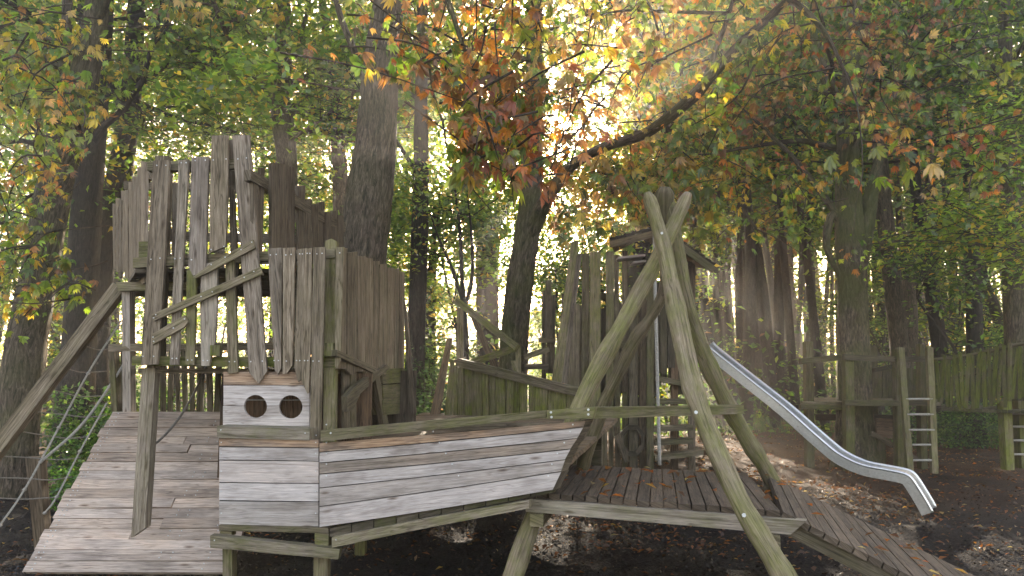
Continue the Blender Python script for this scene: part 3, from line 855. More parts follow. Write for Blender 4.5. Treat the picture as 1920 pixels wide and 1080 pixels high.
o = part_poly('handrail', None, RP, [(1113, 764), (1395, 759), (1395, 776), (1113, 785)], .08, tn(.72, .65))
tag(o, 'mossy square rail running from the ship gunwale to the back right log', 'rail')
mb = MB()
pp = [W(1226, 380, 7.3), W(1228, 520, 7.3), W(1231, 640, 7.25), W(1234, 760, 7.15), W(1237, 872, 7.0)]
mb.tube(spline([tuple(p) for p in pp], 12), .017, 8, (1, 0, 0, 0))
o = mb.build('climbing_pole', PALEROPE); tag(o, 'thin pale pole standing on the deck behind the crossed logs', 'pole')

# ================================================================== broken bulwark and stakes amidships
bul = thing('broken_bulwark', 'mossy plank bulwark with a sloping top rail beyond the ship deck', 'bulwark', (.0, 8.6, 0))
PB = plane_px(846, 9.0, 1085, 8.2)
mb = MB(); mb.poly(PB, [(851, 675), (860, 672), (1085, 727), (1085, 745), (857, 688)], .08, tn(.55, .4), .05); mb.build('top_rail', WM, bul)
plank_wall('plank_wall', bul, PB, [849, 858, 870, 884, 905, 917, 930, 948, 962, 975, 989, 1002, 1026, 1050, 1062, 1080], lin(850, 684, 1085, 738), lambda x: 900, .03, (.68, .8), 4, 1, 0, 1.6, 0, False, 2.5)  # planks carried on down, out of sight, to stop low sun
mb = MB()  # boards added out of sight behind the hull to block sun streaks below
for k in range(7): mb.poly(PB, [(800, 780 + k * 19), (1128, 768 + k * 19), (1128, 790 + k * 19), (800, 802 + k * 19)], .03, tn(.6, .3), -.06 - .012 * (k % 2))
mb.build('sun_block_boards', WM, bul)
for pts, D_, t_ in (([(838, 634), (848, 634), (822, 790), (803, 790)], 9.1, tn(.55, .1, .5)), ([(844, 672), (852, 676), (848, 790), (832, 790)], 9.0, tn(.75, .6)),
                    ([(857, 577), (868, 577), (868, 700), (856, 700)], 9.3, tn(.8, .4)), ([(966, 652), (977, 650), (977, 706), (968, 706)], 8.7, tn(.7, .5)), ([(957, 676), (966, 676), (975, 706), (966, 706)], 8.68, tn(.7, .5))):
    part_poly('stake', bul, Plane((-9, D_), (9, D_)), pts, .08, t_)
for (x0, y0, D0, x1, y1, D1, w, t_) in ((856, 564, 9.2, 970, 652, 8.65, .085, tn(.8, .65)), (878, 682, 9.15, 966, 653, 8.7, .08, tn(.7, .8)), (886, 590, 9.3, 928, 690, 9.1, .08, tn(.45, .1, .3)),
                                      (980, 671, 9.2, 1027, 655, 9.4, .07, tn(.55, .3)), (980, 688, 9.3, 1026, 687, 9.5, .07, tn(.35, .1))):
    mb = MB(); mb.beam(W(x0, y0, D0), W(x1, y1, D1), w, .07, (0, -1, 0), t_); mb.build('brace', WM, bul)

# ================================================================== lookout tower with a crooked roof
lk = thing('lookout_tower', 'dark narrow plank tower with a small crooked shingled roof behind the log frame', 'play tower', (1.6, 10.2, 0))
LP = lambda D_: Plane((-9, D_), (9, D_))
look = [
    ([(1016, 546), (1024, 544), (1024, 790), (1016, 790)], 10.3, tn(.45, .2)), ([(1023, 526), (1034, 524), (1036, 640), (1024, 640)], 10.2, tn(.6, .3)),
    ([(1026, 556), (1042, 552), (1040, 700), (1024, 700)], 10.15, tn(.55, .15)),
    ([(1072, 453), (1085, 451), (1050, 740), (1031, 740)], 9.8, tn(.85, .6)), ([(1081, 478), (1091, 476), (1076, 600), (1064, 745), (1038, 745), (1058, 600)], 9.86, tn(.72, .05, 0, .25)),
    ([(1092, 476), (1105, 476), (1105, 760), (1090, 760)], 9.95, tn(.7, .45)), ([(1078, 570), (1087, 568), (1086, 760), (1060, 760)], 9.84, tn(.72, .25)),
    ([(1107, 473), (1126, 472), (1126, 800), (1104, 800)], 9.9, tn(.95, .55)), ([(1137, 472), (1151, 471), (1150, 800), (1136, 800)], 9.9, tn(.7, .5)),
    ([(1152, 478), (1160, 478), (1162, 800), (1153, 800)], 10.0, tn(.55, .3)), ([(1167, 470), (1177, 470), (1178, 880), (1168, 880)], 10.3, tn(.8, .15)),
    ([(1180, 540), (1196, 540), (1196, 880), (1180, 880)], 10.0, tn(.55, .3)), ([(1199, 560), (1212, 556), (1212, 880), (1199, 880)], 10.05, tn(.45, .2, .3)),
    ([(1214, 520), (1226, 520), (1226, 880), (1212, 880)], 9.9, tn(.7, .55)), ([(1238, 560), (1250, 560), (1250, 700), (1238, 700)], 10.0, tn(.4, .3)), ([(1252, 560), (1266, 560), (1266, 690), (1252, 690)], 10.0, tn(.36, .3)),
    ([(1258, 655), (1272, 655), (1272, 880), (1258, 880)], 10.2, tn(.6, 0, .5)), ([(1291, 480), (1304, 480), (1304, 900), (1291, 900)], 10.5, tn(.7, .1)), ([(1275, 560), (1288, 560), (1288, 700), (1275, 700)], 10.4, tn(.4, .3))]
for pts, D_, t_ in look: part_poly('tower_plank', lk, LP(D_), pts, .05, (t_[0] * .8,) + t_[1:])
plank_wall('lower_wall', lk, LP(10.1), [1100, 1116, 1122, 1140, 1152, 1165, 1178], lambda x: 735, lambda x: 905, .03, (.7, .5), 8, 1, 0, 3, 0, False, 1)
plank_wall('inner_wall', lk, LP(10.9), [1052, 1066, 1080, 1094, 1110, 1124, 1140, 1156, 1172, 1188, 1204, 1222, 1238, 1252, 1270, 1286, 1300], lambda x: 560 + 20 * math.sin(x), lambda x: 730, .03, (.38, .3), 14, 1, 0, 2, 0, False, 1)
mb = MB()
octo = [(1186 + 17 * math.cos(a), 826 + 22 * math.sin(a)) for a in np.linspace(math.pi / 8, 2 * math.pi + math.pi / 8, 9)[:-1]]
oc2 = [(1186 + 25 * math.cos(a), 826 + 32 * math.sin(a)) for a in np.linspace(math.pi / 8, 2 * math.pi + math.pi / 8, 9)[:-1]]
for k in range(8):
    j = (k + 1) % 8
    mb.poly(LP(9.95), [oc2[k], oc2[j], octo[j], octo[k]], .06, tn(.35, .15))
mb.build('octagonal_opening', WM, lk)
for pts, t_ in (([(1108, 550), (1150, 548), (1150, 560), (1108, 562)], tn(.45, .3)), ([(1112, 640), (1182, 640), (1182, 652), (1112, 652)], tn(.5, .4)), ([(1052, 588), (1070, 588), (1070, 596), (1052, 596)], tn(.4, .3)), ([(1010, 634), (1042, 634), (1042, 642), (1010, 642)], tn(.5, .3))):
    part_poly('rail', lk, LP(10.02), pts, .08, t_)
for x0, y0, x1, y1 in ((1228, 703, 1290, 716), (1225, 748, 1300, 748), (1226, 800, 1300, 797), (1228, 826, 1300, 822), (1228, 855, 1320, 843)):
    part_poly('step', lk, LP(10.0), [(x0, y0), (x1, y1), (x1, y1 + 10), (x0, y0 + 10)], .25, tn(.55, .4))
part_poly('brace', lk, LP(9.9), [(1152, 820), (1162, 812), (1180, 865), (1172, 868)], .05, tn(.6, .2))
R0, R1 = W(1238, 428, 9.3), W(1205, 444, 11.3)
LE0, LE1, RE0, RE1 = W(1144, 452, 9.7), W(1150, 470, 11.3), W(1338, 500, 9.2), W(1310, 500, 11.2)
def roof_side(e0, e1, parent, rows):
    mb = MB()
    for k in range(rows):
        f0, f1 = k / rows, (k + 1.25) / rows
        q = [R0.lerp(e0, f0), R0.lerp(e0, min(1, f1)), R1.lerp(e1, min(1, f1)), R1.lerp(e1, f0)]
        nn = (q[1] - q[0]).cross(q[3] - q[0]).normalized(); nn = nn if nn.z > 0 else -nn
        fr = [q[0] + nn * .0, q[1] + nn * .022, q[2] + nn * .022, q[3]]
        mb.prism([p + nn * .03 for p in fr], [p for p in fr], (.13 * random.uniform(.7, 1.3), .1, .1, 0))
    for k in range(5):
        f0 = k / 5
        q = [R0.lerp(e0, f0) + Vector((0, .06, 0)), R0.lerp(e0, f0 + .17) + Vector((0, .06, 0)), R1.lerp(e1, f0 + .17), R1.lerp(e1, f0)]
        mb.prism([p - Vector((0, 0, .012)) for p in q], [p - Vector((0, 0, .035)) for p in q], (.42, 0, .9, 0))
    return mb.build('roof_slope', WM, parent)
roof = thing('roof', '', ''); roof.parent = lk
del roof['label'], roof['category']
roof.location = (0, 0, 0)
def to_roof(o):
    o.parent = roof
    o.location = -lk.location
for e0, e1, rows in ((LE0, LE1, 6), (RE0, RE1, 9)):
    to_roof(roof_side(e0, e1, None, rows))
mb = MB()
mb.beam(R0 + Vector((0, -.02, -.05)), RE0 + Vector((0, -.02, -.05)), .09, .04, (0, -1, 0), tn(.6, .5))
mb.beam(R0 + Vector((0, -.02, -.06)), LE0 + Vector((0, -.02, -.05)), .09, .04, (0, -1, 0), tn(.45, .2, .3))
mb.poly(LP(9.75), [(1160, 481), (1210, 476), (1210, 480), (1160, 485)], .3, tn(.9, 0, 0, .8)); mb.poly(LP(9.7), [(1188, 490), (1212, 487), (1212, 490), (1188, 494)], .3, tn(.9, 0, 0, .8))
to_roof(mb.build('verge_board', WM, None))

# ================================================================== steel slide
sl = thing('steel_slide', 'long shiny steel slide with a bent foot coming down from the lookout tower', 'slide', (4.6, 9.0, 0))
SA, SB = W(1330, 650, 10.5), W(1748, 960, 8.95)
SPN = Plane((SA.x, SA.y), (SB.x, SB.y))
near = [(1318, 640), (1331, 653), (1400, 708), (1467, 761), (1520, 808), (1557, 840), (1575, 853), (1598, 865), (1623, 874), (1660, 881), (1690, 887), (1704, 893), (1714, 904), (1728, 926), (1740, 946), (1748, 961)]
P = np.array([tuple(SPN.pt(x, y)) for x, y in near])
P = spline(P, 60)
wdir = np.array(tuple(-SPN.n)); 
if wdir[1] < 0: wdir = -wdir
T = np.gradient(P, axis=0); T /= np.linalg.norm(T, axis=1, keepdims=True)
Nn = np.cross(T, wdir); Nn /= np.linalg.norm(Nn, axis=1, keepdims=True)
if Nn[10, 2] < 0: Nn = -Nn
Wd, Hs = .42, .125
def strip(name, offs):
    mb = MB(); rowsP = [P + wdir * w + Nn * h for w, h in offs]
    m = len(offs)
    V = np.stack(rowsP, 1).reshape(-1, 3); n = len(P)
    faces, uvs = [], []
    for i in range(n - 1):
        for j in range(m):
            jj = (j + 1) % m
            faces.append((i * m + j, (i + 1) * m + j, (i + 1) * m + jj, i * m + jj)); uvs += [(i * .1, j * .1), (i * .1 + .1, j * .1), (i * .1 + .1, j * .1 + .1), (i * .1, j * .1 + .1)]
    faces += [tuple(range(m)), tuple(range((n - 1) * m, n * m))[::-1]]; uvs += [(0, 0)] * (2 * m)
    mb.add(V, faces, uvs, (1, 0, 0, 0), 0, False)
    return mb.build(name, STEEL, sl)
strip('side_wall', [(0, -Hs), (0, 0), (.025, 0), (.025, -Hs)])
strip('side_wall', [(Wd - .025, -Hs), (Wd - .025, 0), (Wd, 0), (Wd, -Hs)])
strip('slide_bed', [(.022, -Hs + .004), (.022, -Hs + .012), (Wd - .022, -Hs + .012), (Wd - .022, -Hs + .004)])
for w in (.0125, Wd - .0125):
    mb = MB(); mb.tube(P + wdir * w, .020, 8, (1, 0, 0, 0)); mb.build('edge_tube', STEEL, sl)

# ================================================================== platform round the big right tree
tp = thing('tree_platform', 'mossy open timber platform built round the tree on the right', 'platform', (6.6, 13.4, 0))
def TP(D_): return Plane((-30, D_), (30, D_))
def gbase(x, D_): return 700 + HZ / D_ * F + 6
for x0, x1, yt, D_, t_ in ((1510, 1528, 640, 13.2, tn(.75, .8)), (1584, 1604, 660, 12.7, tn(.85, .75)), (1680, 1700, 655, 12.6, tn(.8, .65)), (1724, 1740, 645, 13.2, tn(.75, .8)), (1632, 1648, 648, 15.2, tn(.5, .6)), (1645, 1662, 790, 13.4, tn(.7, .9))):
    yb = gbase(x0, D_)
    x1 -= 3; x0 += 1
    part_poly('post', tp, TP(D_), [(x0, yt), (x1, yt), (x1 + 3, yb), (x0 + 3, yb)], .15, (t_[0] * .6,) + t_[1:])
for pts, D_, t_ in (([(1502, 672), (1582, 664), (1582, 675), (1502, 683)], 12.9, tn(.75, .55)), ([(1584, 664), (1690, 669), (1690, 679), (1584, 675)], 12.62, tn(.6, .4)), ([(1690, 669), (1742, 668), (1742, 678), (1690, 679)], 12.75, tn(.45, .4)), ([(1640, 690), (1680, 682), (1680, 690), (1640, 698)], 14.6, tn(.35, .4)),
                    ([(1502, 758), (1585, 760), (1585, 769), (1502, 767)], 12.95, tn(.85, .7)), ([(1585, 750), (1690, 751), (1690, 762), (1585, 760)], 12.6, tn(.75, .6)), ([(1690, 748), (1758, 748), (1758, 760), (1690, 760)], 12.7, tn(.6, .5))):
    part_poly('rail', tp, TP(D_), pts, .1, (t_[0] * .6,) + t_[1:])
zt = TP(12.9).pt(1540, 754).z
floor_boards('floor_deck', tp, [(W(1500, 700, 13.0).x, 13.0, zt), (W(1760, 700, 12.75).x, 12.75, zt), (W(1740, 700, 15.4).x, 15.4, zt), (W(1520, 700, 15.4).x, 15.4, zt)], 16, .06, (.5, .4))
plank_wall('back_wall', tp, TP(14.9), [1636, 1645, 1655, 1664, 1674, 1682, 1692, 1702, 1712, 1722], lambda x: 690, lambda x: 752, .03, (.4, .8), 4, 1, 0, 1, 0, False, 1)
mb = MB(); mb.poly(TP(13.1), [(1644, 784), (1692, 787), (1692, 824), (1644, 818)], .05, tn(.35, 0, .8)); mb.build('red_panel', WM, tp)
mb = MB(); mb.beam(W(1634, 812, 13.0), W(1720, 862, 13.0), .08, .06, (0, -1, 0), tn(.4, .3)); mb.build('brace', WM, tp); mb = MB(); mb.beam(W(1530, 782, 14.4), W(1690, 784, 14.2), .12, .1, (0, -1, 0), tn(.3, .2)); mb.build('brace', WM, tp)
lad = thing('ladder', 'wooden ladder with pale metal rungs leaning on the tree platform', 'ladder', (7.2, 12.4, 0))
for rows in ((1684, 652, 12.45, 1706, 872, 12.15), (1738, 652, 12.45, 1752, 872, 12.15)):
    mb = MB(); mb.beam(W(rows[0] + 4, rows[1], rows[2]), W(rows[3], rows[4] + 16, rows[5]), .10, .08, (0, -1, 0), tn(.8, .55)); mb.build('side_rail', WM, lad)
for y, D_ in ((748, 12.3), (777, 12.26), (806, 12.22), (834, 12.2), (863, 12.16)):
    f = (y - 652) / 220
    mb = MB(); mb.tube([W(1688 + 22 * f, y, D_), W(1742 + 14 * f, y, D_)], .018, 8); mb.build('rung', PALEROPE, lad)

# hanging plank bridge leading right, its end post with a second ladder
br = thing('plank_bridge', 'green mossy plank sided bridge leading right from the tree platform', 'bridge', (8.8, 12.6, 0))
BP = plane_px(1742, 12.9, 1960, 11.6)
topf = lambda x: 672 - (x - 1745) * (28 / 175) + 3 * math.sin((x - 1745) / 40)
plank_wall('plank_side', br, BP, steps(1745, 2010, 8.5, 11, .25), lambda x: topf(x) + 2, lambda x: 752 + 16 * math.sin((x - 1745) / 175 * math.pi) - (x - 1745) * .02, .03, (.62, 1.6), 6, 1, 0, 3.0, 0, False, 6)
mb = MB(); mb.tube([BP.pt(x, topf(x) + 3, -.03) for x in range(1740, 2020, 14)], .03, 8, (.5, .5, 0, 0)); mb.tube([BP.pt(x, topf(x) + 40, -.05) for x in range(1740, 2020, 14)], .02, 8, (.4, .5, 0, 0)); mb.build('hand_cable', WM, br)
BP2 = plane_px(1742, 14.3, 1960, 13.0)
plank_wall('plank_side', br, BP2, steps(1760, 2010, 8.5, 11, .25), lambda x: topf(x) - 4, lambda x: 745, .03, (.4, .9), 3, 1, 0, 3, 0, False, 3)
q0, q1, q2, q3 = BP.pt(1745, 752), BP.pt(2000, 752), BP2.pt(2000, 745), BP2.pt(1745, 745)
for q in (q0, q1, q2, q3): q.z = 1.1
floor_boards('walk_boards', br, [q0, q3, q2, q1], 22, .05, (.4, .7))
bp_ = thing('bridge_trestle', 'bright mossy post pair with rungs carrying the right end of the plank bridge', 'trestle', (8.5, 12.5, 0))
for x0, x1, yt, D_, t_ in ((1884, 1901, 752, 12.1, tn(.95, 1.0)), (1912, 1926, 752, 12.3, tn(.6, .8))):
    part_poly('post', bp_, TP(D_), [(x0 - 3, yt), (x1 - 4, yt), (x1 + 2, gbase(x0, D_) - 14), (x0 + 4, gbase(x0, D_) - 14)], .16, t_)
for y in (775, 800, 826, 852):
    mb = MB(); mb.tube([W(1896, y, 12.2), W(1920, y, 12.3)], .02, 8); mb.build('rung', PALEROPE, bp_)

# ================================================================== ground, litter
def ground_material():
    m, nt, b, out = new_mat('woodland_soil')
    P_ = node(nt, 'ShaderNodeTexCoord').outputs['Object']
    a = noise(nt, P_, 28, 6, .75); c = noise(nt, P_, 110, 3, .6); d = noise(nt, P_, .45, 4, .6)
    vo = node(nt, 'ShaderNodeTexVoronoi'); vo.inputs['Scale'].default_value = 42; nt.links.new(P_, vo.inputs[0])
    col = ramp(nt, a, [(.36, (.003, .002, .0018)), (.54, (.0085, .0058, .005)), (.72, (.034, .023, .020))])
    col = mix(nt, .6, col, ramp(nt, vo.outputs['Distance'], [(.1, (.6, .55, .5)), (.5, (1.3, 1.25, 1.2))]), 'MULTIPLY')
    lit = ramp(nt, c, [(.4, (.05, .026, .014)), (.6, (.15, .07, .028)), (.75, (.24, .13, .05))])
    sep = node(nt, 'ShaderNodeSeparateXYZ'); nt.links.new(P_, sep.inputs[0])
    far = mth(nt, 'MULTIPLY', mth(nt, 'SUBTRACT', sep.outputs[1], 8.5), .16, True)
    lf = mth(nt, 'MULTIPLY', far, ramp(nt, mth(nt, 'ADD', mth(nt, 'MULTIPLY', d, .6), mth(nt, 'MULTIPLY', a, .5)), [(.42, (0,) * 3), (.62, (1,) * 3)]), True)
    col = mix(nt, lf, col, lit)
    nt.links.new(col, b.inputs['Base Color']); b.inputs['Roughness'].default_value = .9; b.inputs['Specular IOR Level'].default_value = .2
    bp = node(nt, 'ShaderNodeBump'); bp.inputs['Strength'].default_value = 1; bp.inputs['Distance'].default_value = .03
    nt.links.new(mth(nt, 'ADD', a, vo.outputs['Distance']), bp.inputs['Height']); nt.links.new(bp.outputs[0], b.inputs['Normal'])
    return m
SOIL = ground_material()
def hump(x, y):
    h = .03 * np.sin(x * 1.3 + .5) * np.sin(y * 1.1) + .02 * np.sin(x * 3.1 + y * 2.3) + .012 * np.sin(x * 7.3 - y * 6.1)
    return h - .02 + np.clip(y - 24, 0, 60) * .012
gx = np.concatenate([np.linspace(-130, -16, 30)[:-1], np.linspace(-16, 16, 200), np.linspace(16, 130, 30)[1:]])
gy = np.concatenate([np.linspace(-100, 2, 20)[:-1], np.linspace(2, 22, 150), np.linspace(22, 130, 40)[1:]])
X, Y = np.meshgrid(gx, gy)
Z = hump(X, Y) + RNG.normal(0, .007, X.shape) * ((Y > 2) & (Y < 20))
V = np.stack([X, Y, Z], -1).reshape(-1, 3)
nx = len(gx); i = np.arange(len(gy) - 1)[:, None] * nx + np.arange(nx - 1)[None]
Fc = np.stack([i, i + 1, i + 1 + nx, i + nx], -1).reshape(-1, 4)
kind(raw_mesh('ground', V, Fc, None, SOIL), 'structure')

def flat_leaves(P, size, spec, tilt=.35):
    n = len(P); a = RNG.uniform(0, 6.28, n)
    nr = unit(np.stack([RNG.normal(0, tilt, n), RNG.normal(0, tilt, n), np.ones(n)], 1))
    d = np.stack([np.cos(a), np.sin(a), np.zeros(n)], 1); d = unit(d - nr * (d * nr).sum(1, keepdims=True)); sd = np.cross(nr, d)
    s = size * RNG.uniform(.5, 1.4, (n, 1)); w = RNG.uniform(.3, .7, (n, 1))
    V = np.stack([P - d * s * .5, P + sd * s * w * .5 + nr * s * .15, P + d * s * .5, P - sd * s * w * .5 + nr * s * .15], 1).reshape(-1, 3)
    return V, np.arange(n)[:, None] * 4 + np.arange(4)[None], np.repeat(palette(n, spec), 4, 0)
LIT = [((.15, .062, .026), 4), ((.24, .095, .03), 1.3), ((.075, .038, .02), 6), ((.30, .19, .06), .4), ((.26, .2, .14), .6)]
n = 60000
D_ = 7 + 23 * RNG.random(n) ** 1.25; x_ = RNG.uniform(-.85, .85, n) * D_
keep = RNG.random(n) < np.clip((D_ - 5) / 9, .05, 1) * np.where(x_ > 0, 1, .35) * np.clip(.5 + .5 * np.sin(x_ * 2.1 + np.sin(D_ * 1.7) * 2) * np.cos(D_ * 2.6 + x_), .12, 1)
D_, x_ = D_[keep], x_[keep]
parts = [flat_leaves(np.stack([x_, D_, hump(x_, D_) + .025], 1), .066, LIT)]
n = 1100; D_ = RNG.uniform(3.8, 9, n); x_ = RNG.uniform(-.8, .8, n) * D_
parts.append(flat_leaves(np.stack([x_, D_, hump(x_, D_) + .025], 1), .06, LIT))
kind(raw_mesh('fallen_leaves', *join(parts), LEAF), 'stuff', 'fallen brown and orange leaves scattered over the dark soil')
n = 16000; D_ = RNG.uniform(3.6, 11, n); x_ = RNG.uniform(-.8, .8, n) * D_
kind(raw_mesh('wood_chips', *flat_leaves(np.stack([x_, D_, hump(x_, D_) + .012], 1), .035, [((.008, .006, .005), 6), ((.022, .015, .013), 3), ((.10, .08, .07), .7)], .7), LEAF), 'stuff', 'dark shredded bark covering the play area')
# leaves lying on the deck and walkway
P = []
for k in range(64):
    u, v = random.random(), random.random()
    P.append(A0.lerp(A1, u).lerp(B0.lerp(B1, u), v) + Vector((0, 0, .016)))
for k in range(44):
    P.append(N0 + cr * random.random() + dd * random.uniform(0, T_) + nrm * .018)
P = np.array([tuple(p) for p in P])
kind(raw_mesh('deck_leaves', *flat_leaves(P, .085, [((.30, .10, .035), 4), ((.16, .07, .03), 4), ((.40, .24, .06), 1), ((.4, .33, .2), .6)], .25), LEAF), 'stuff', 'orange and brown leaves lying on the dark deck and walkway boards')
# grass and low growth far back
def tufts(cx, cy, rx, ry, n, h, spec, name, label):
    x = cx + RNG.normal(0, rx, n); y = cy + RNG.normal(0, ry, n)
    P = np.stack([x, y, hump(x, y)], 1); a = RNG.uniform(0, 6.28, n)
    sd = np.stack([np.cos(a), np.sin(a), 0 * a], 1) * .012
    hh = h * RNG.uniform(.4, 1.2, (n, 1)); ln = RNG.normal(0, .3, (n, 3)); ln[:, 2] = 1
    V = np.stack([P - sd, P + sd, P + ln * hh], 1).reshape(-1, 3)
    Fc = np.concatenate([np.arange(n)[:, None] * 3 + np.arange(3)[None], np.full((n, 1), -1)], 1)
    return kind(raw_mesh(name, V, Fc, np.repeat(palette(n, spec), 3, 0), LEAF), 'stuff', label)
GS = [((.06, .12, .02), 3), ((.10, .16, .03), 2), ((.14, .13, .04), 1)]
tufts(6, 25, 14, 2.2, 16000, .28, GS, 'grass', 'strip of short green grass at the edge of the far wood')

def bush(name, label, cx, cy, rx, ry, h, n, size, spec, group=None, leaves=None):
    t = thing(name, label, 'bush', (cx, cy, 0), group)
    u = RNG.normal(0, 1, (n, 3)); u /= np.linalg.norm(u, axis=1, keepdims=True); r = RNG.random((n, 1)) ** .4
    q = u * r * np.array([rx, ry, h * .6]) * (1 + .3 * np.sin(u[:, :1] * 7 + cx) * np.cos(u[:, 1:2] * 6)) + np.array([cx, cy, h * .42])
    q[:, 2] = np.abs(q[:, 2]) + .02
    raw_mesh('foliage', *simple_leaves(q, size, spec, .2), LEAF, t)
    mb = MB()
    for k in range(7):
        a = random.uniform(0, 6.28); mb.tube([(cx, cy, -.05), (cx + .3 * rx * math.cos(a), cy + .3 * ry * math.sin(a), h * .5), (cx + .6 * rx * math.cos(a), cy + .6 * ry * math.sin(a), h * .8)], [.02, .012, .005], 5)
    mb.build('stem', BARKD, t)
g = [((.045, .11, .02), 4), ((.03, .07, .015), 3), ((.09, .16, .03), 2)]
bush('bush', 'dense green bush behind the rope net at the left', -6.1, 11.6, 1.5, 1.0, 1.5, 7000, .085, g)
bush('bush', 'low bright green bush at the foot of the tree beside the climbing ramp', -5.3, 9.4, .7, .5, .55, 2600, .06, [((.08, .18, .03), 3), ((.05, .12, .02), 2)])
bush('bush', 'green bush seen under the mossy plank bridge', 10.2, 17.0, 1.9, 1.0, 1.0, 7000, .075, g)
bush('bush', 'grey green bush seen between ship cabin and bulwark', -1.6, 12.6, 1.6, 1.0, 2.0, 6000, .085, [((.05, .10, .03), 3), ((.03, .07, .02), 3)])
bush('bush', 'small green bush far back at the right edge beyond the bridge post', 14.2, 19.0, 1.6, 1.0, 1.1, 5000, .075, g)

# ================================================================== trees
def tree(name, label, stems, D, moss=.25, bark=None, crown=None, group=None, rough=.05, foot=True, extra=None):
    """stems: list of pixel polylines (x, y, width[, D]); the first one is the trunk, carried down to the soil."""
    base = None
    trunk = MB(); tips = []
    tone = (1, moss, 0, 0)
    allP = []
    for k, st in enumerate(stems):
        q = px_path(st, D)
        if k == 0 and foot:
            b = q[0]; zb = float(hump(np.array(b[0]), np.array(b[1])))
            if b[2] > zb + .02: q = [(b[0] + (b[0] - q[1][0]) * .1, b[1], zb - .1, b[3] * 1.25), ] + q
            else: q[0] = (b[0], b[1], zb - .15, b[3] * 1.15)
            q.insert(1, tuple(np.array(q[0]) * .6 + np.array(q[1]) * .4 * 1.0)[:3] + (q[0][3] * .45 + q[1][3] * .5,))
            base = q[0]
        n = max(8, len(q) * 5)
        Pp = spline(q, n)
        trunk.tube(Pp[:, :3], np.maximum(Pp[:, 3], .008), 16 if k == 0 else 10, tone, 0, rough, smooth=True)
        allP.append(Pp)
    t = thing(name, label, 'tree', (base[0], base[1], 0), group)
    if crown:
        nl, zlo, zhi, L, depth, nch, per, spread, size, spec, kindl, up = crown
        for k in range(nl):
            Pp = allP[0] if RNG.random() < .6 or len(allP) == 1 else allP[RNG.integers(1, len(allP))]
            ok = Pp[(Pp[:, 2] > zlo) & (Pp[:, 2] < zhi)]
            if len(ok) == 0: continue
            p = ok[RNG.integers(len(ok))]
            a = RNG.uniform(0, 6.283)
            d = np.array([math.cos(a), math.sin(a) * .8, RNG.uniform(.05, .7)]); d /= np.linalg.norm(d)
            grow(trunk, tips, p[:3], d, L * RNG.uniform(.6, 1.2), max(.012, min(p[3] * .35, .07)), depth, nch, up, .2, tone, .006)
        for Pp in allP[1:]:
            if Pp[-1, 3] < .06: grow(trunk, tips, Pp[-1, :3], unit(Pp[-1, :3] - Pp[-3, :3]), L * .6, Pp[-1, 3] * .9, depth, nch, up, .2, tone, .006)
        Q = scatter(tips, per, spread)
        if kindl == 'h':                                # keep the boughs' own leaves up in the crown, clear of the play structures
            zr = (Q[:, 2] - HZ) / np.maximum(Q[:, 1], .5)
            xr2 = Q[:, 0] / np.maximum(Q[:, 1], .5)
            Q = Q[(Q[:, 1] > 5.4) & ((zr > .27) | (xr2 < -.62)) & ~((xr2 > -.52) & (xr2 < -.09) & (zr < .43))]
        f = simple_leaves if kindl == 's' else hand_leaves
        parts = [f(Q, size, spec)]
        if extra: parts += extra(trunk)
        trunk.build('trunk', bark or BARK, t)
        raw_mesh('crown', *join(parts), LEAF, t)
    else: trunk.build('trunk', bark or BARK, t)
    return t
GRN = [(GREEN, 5), (LIME, 2.2), (DGREEN, 3), (YEL, .4)]
GRN2 = [(GREEN, 4), (LIME, 3), (YEL, .8)]
MIXG = [(GREEN, 4), (LIME, 3), (YEL, 2), (ORA, .8), (BRO, .6)]
AUT = [(GREEN, 3), (LIME, 2.6), (YEL, 2.6), (ORA, 1.6), (BRO, 2), (RED, .6), (TAN, 1.5)]
AUTO = [(GREEN, 2.4), (LIME, 1.4), (YEL, 1.2), (ORA, 2.4), (BRO, 2.6), (RED, 1.2), (TAN, 1.2)]
AUTY = [(GREEN, 2.8), (LIME, 3.2), (YEL, 4), (ORA, .8), (BRO, 1), (TAN, 2)]
LIM = [(LIME, 5), (YEL, 1.4), (GREEN, 2)]
AUTR = [(GREEN, 4), (DGREEN, 3), (LIME, 1.3), (BRO, 2.5), (RED, 1), (TAN, 1), (ORA, .5)]
AUTL = [(GREEN, 4.5), (LIME, 4), (YEL, 2), (ORA, .5), (BRO, .5), (TAN, 1)]
AUTG = [(GREEN, 4.5), (LIME, 3), (YEL, 2.2), (ORA, 1), (BRO, .8), (RED, .3)]

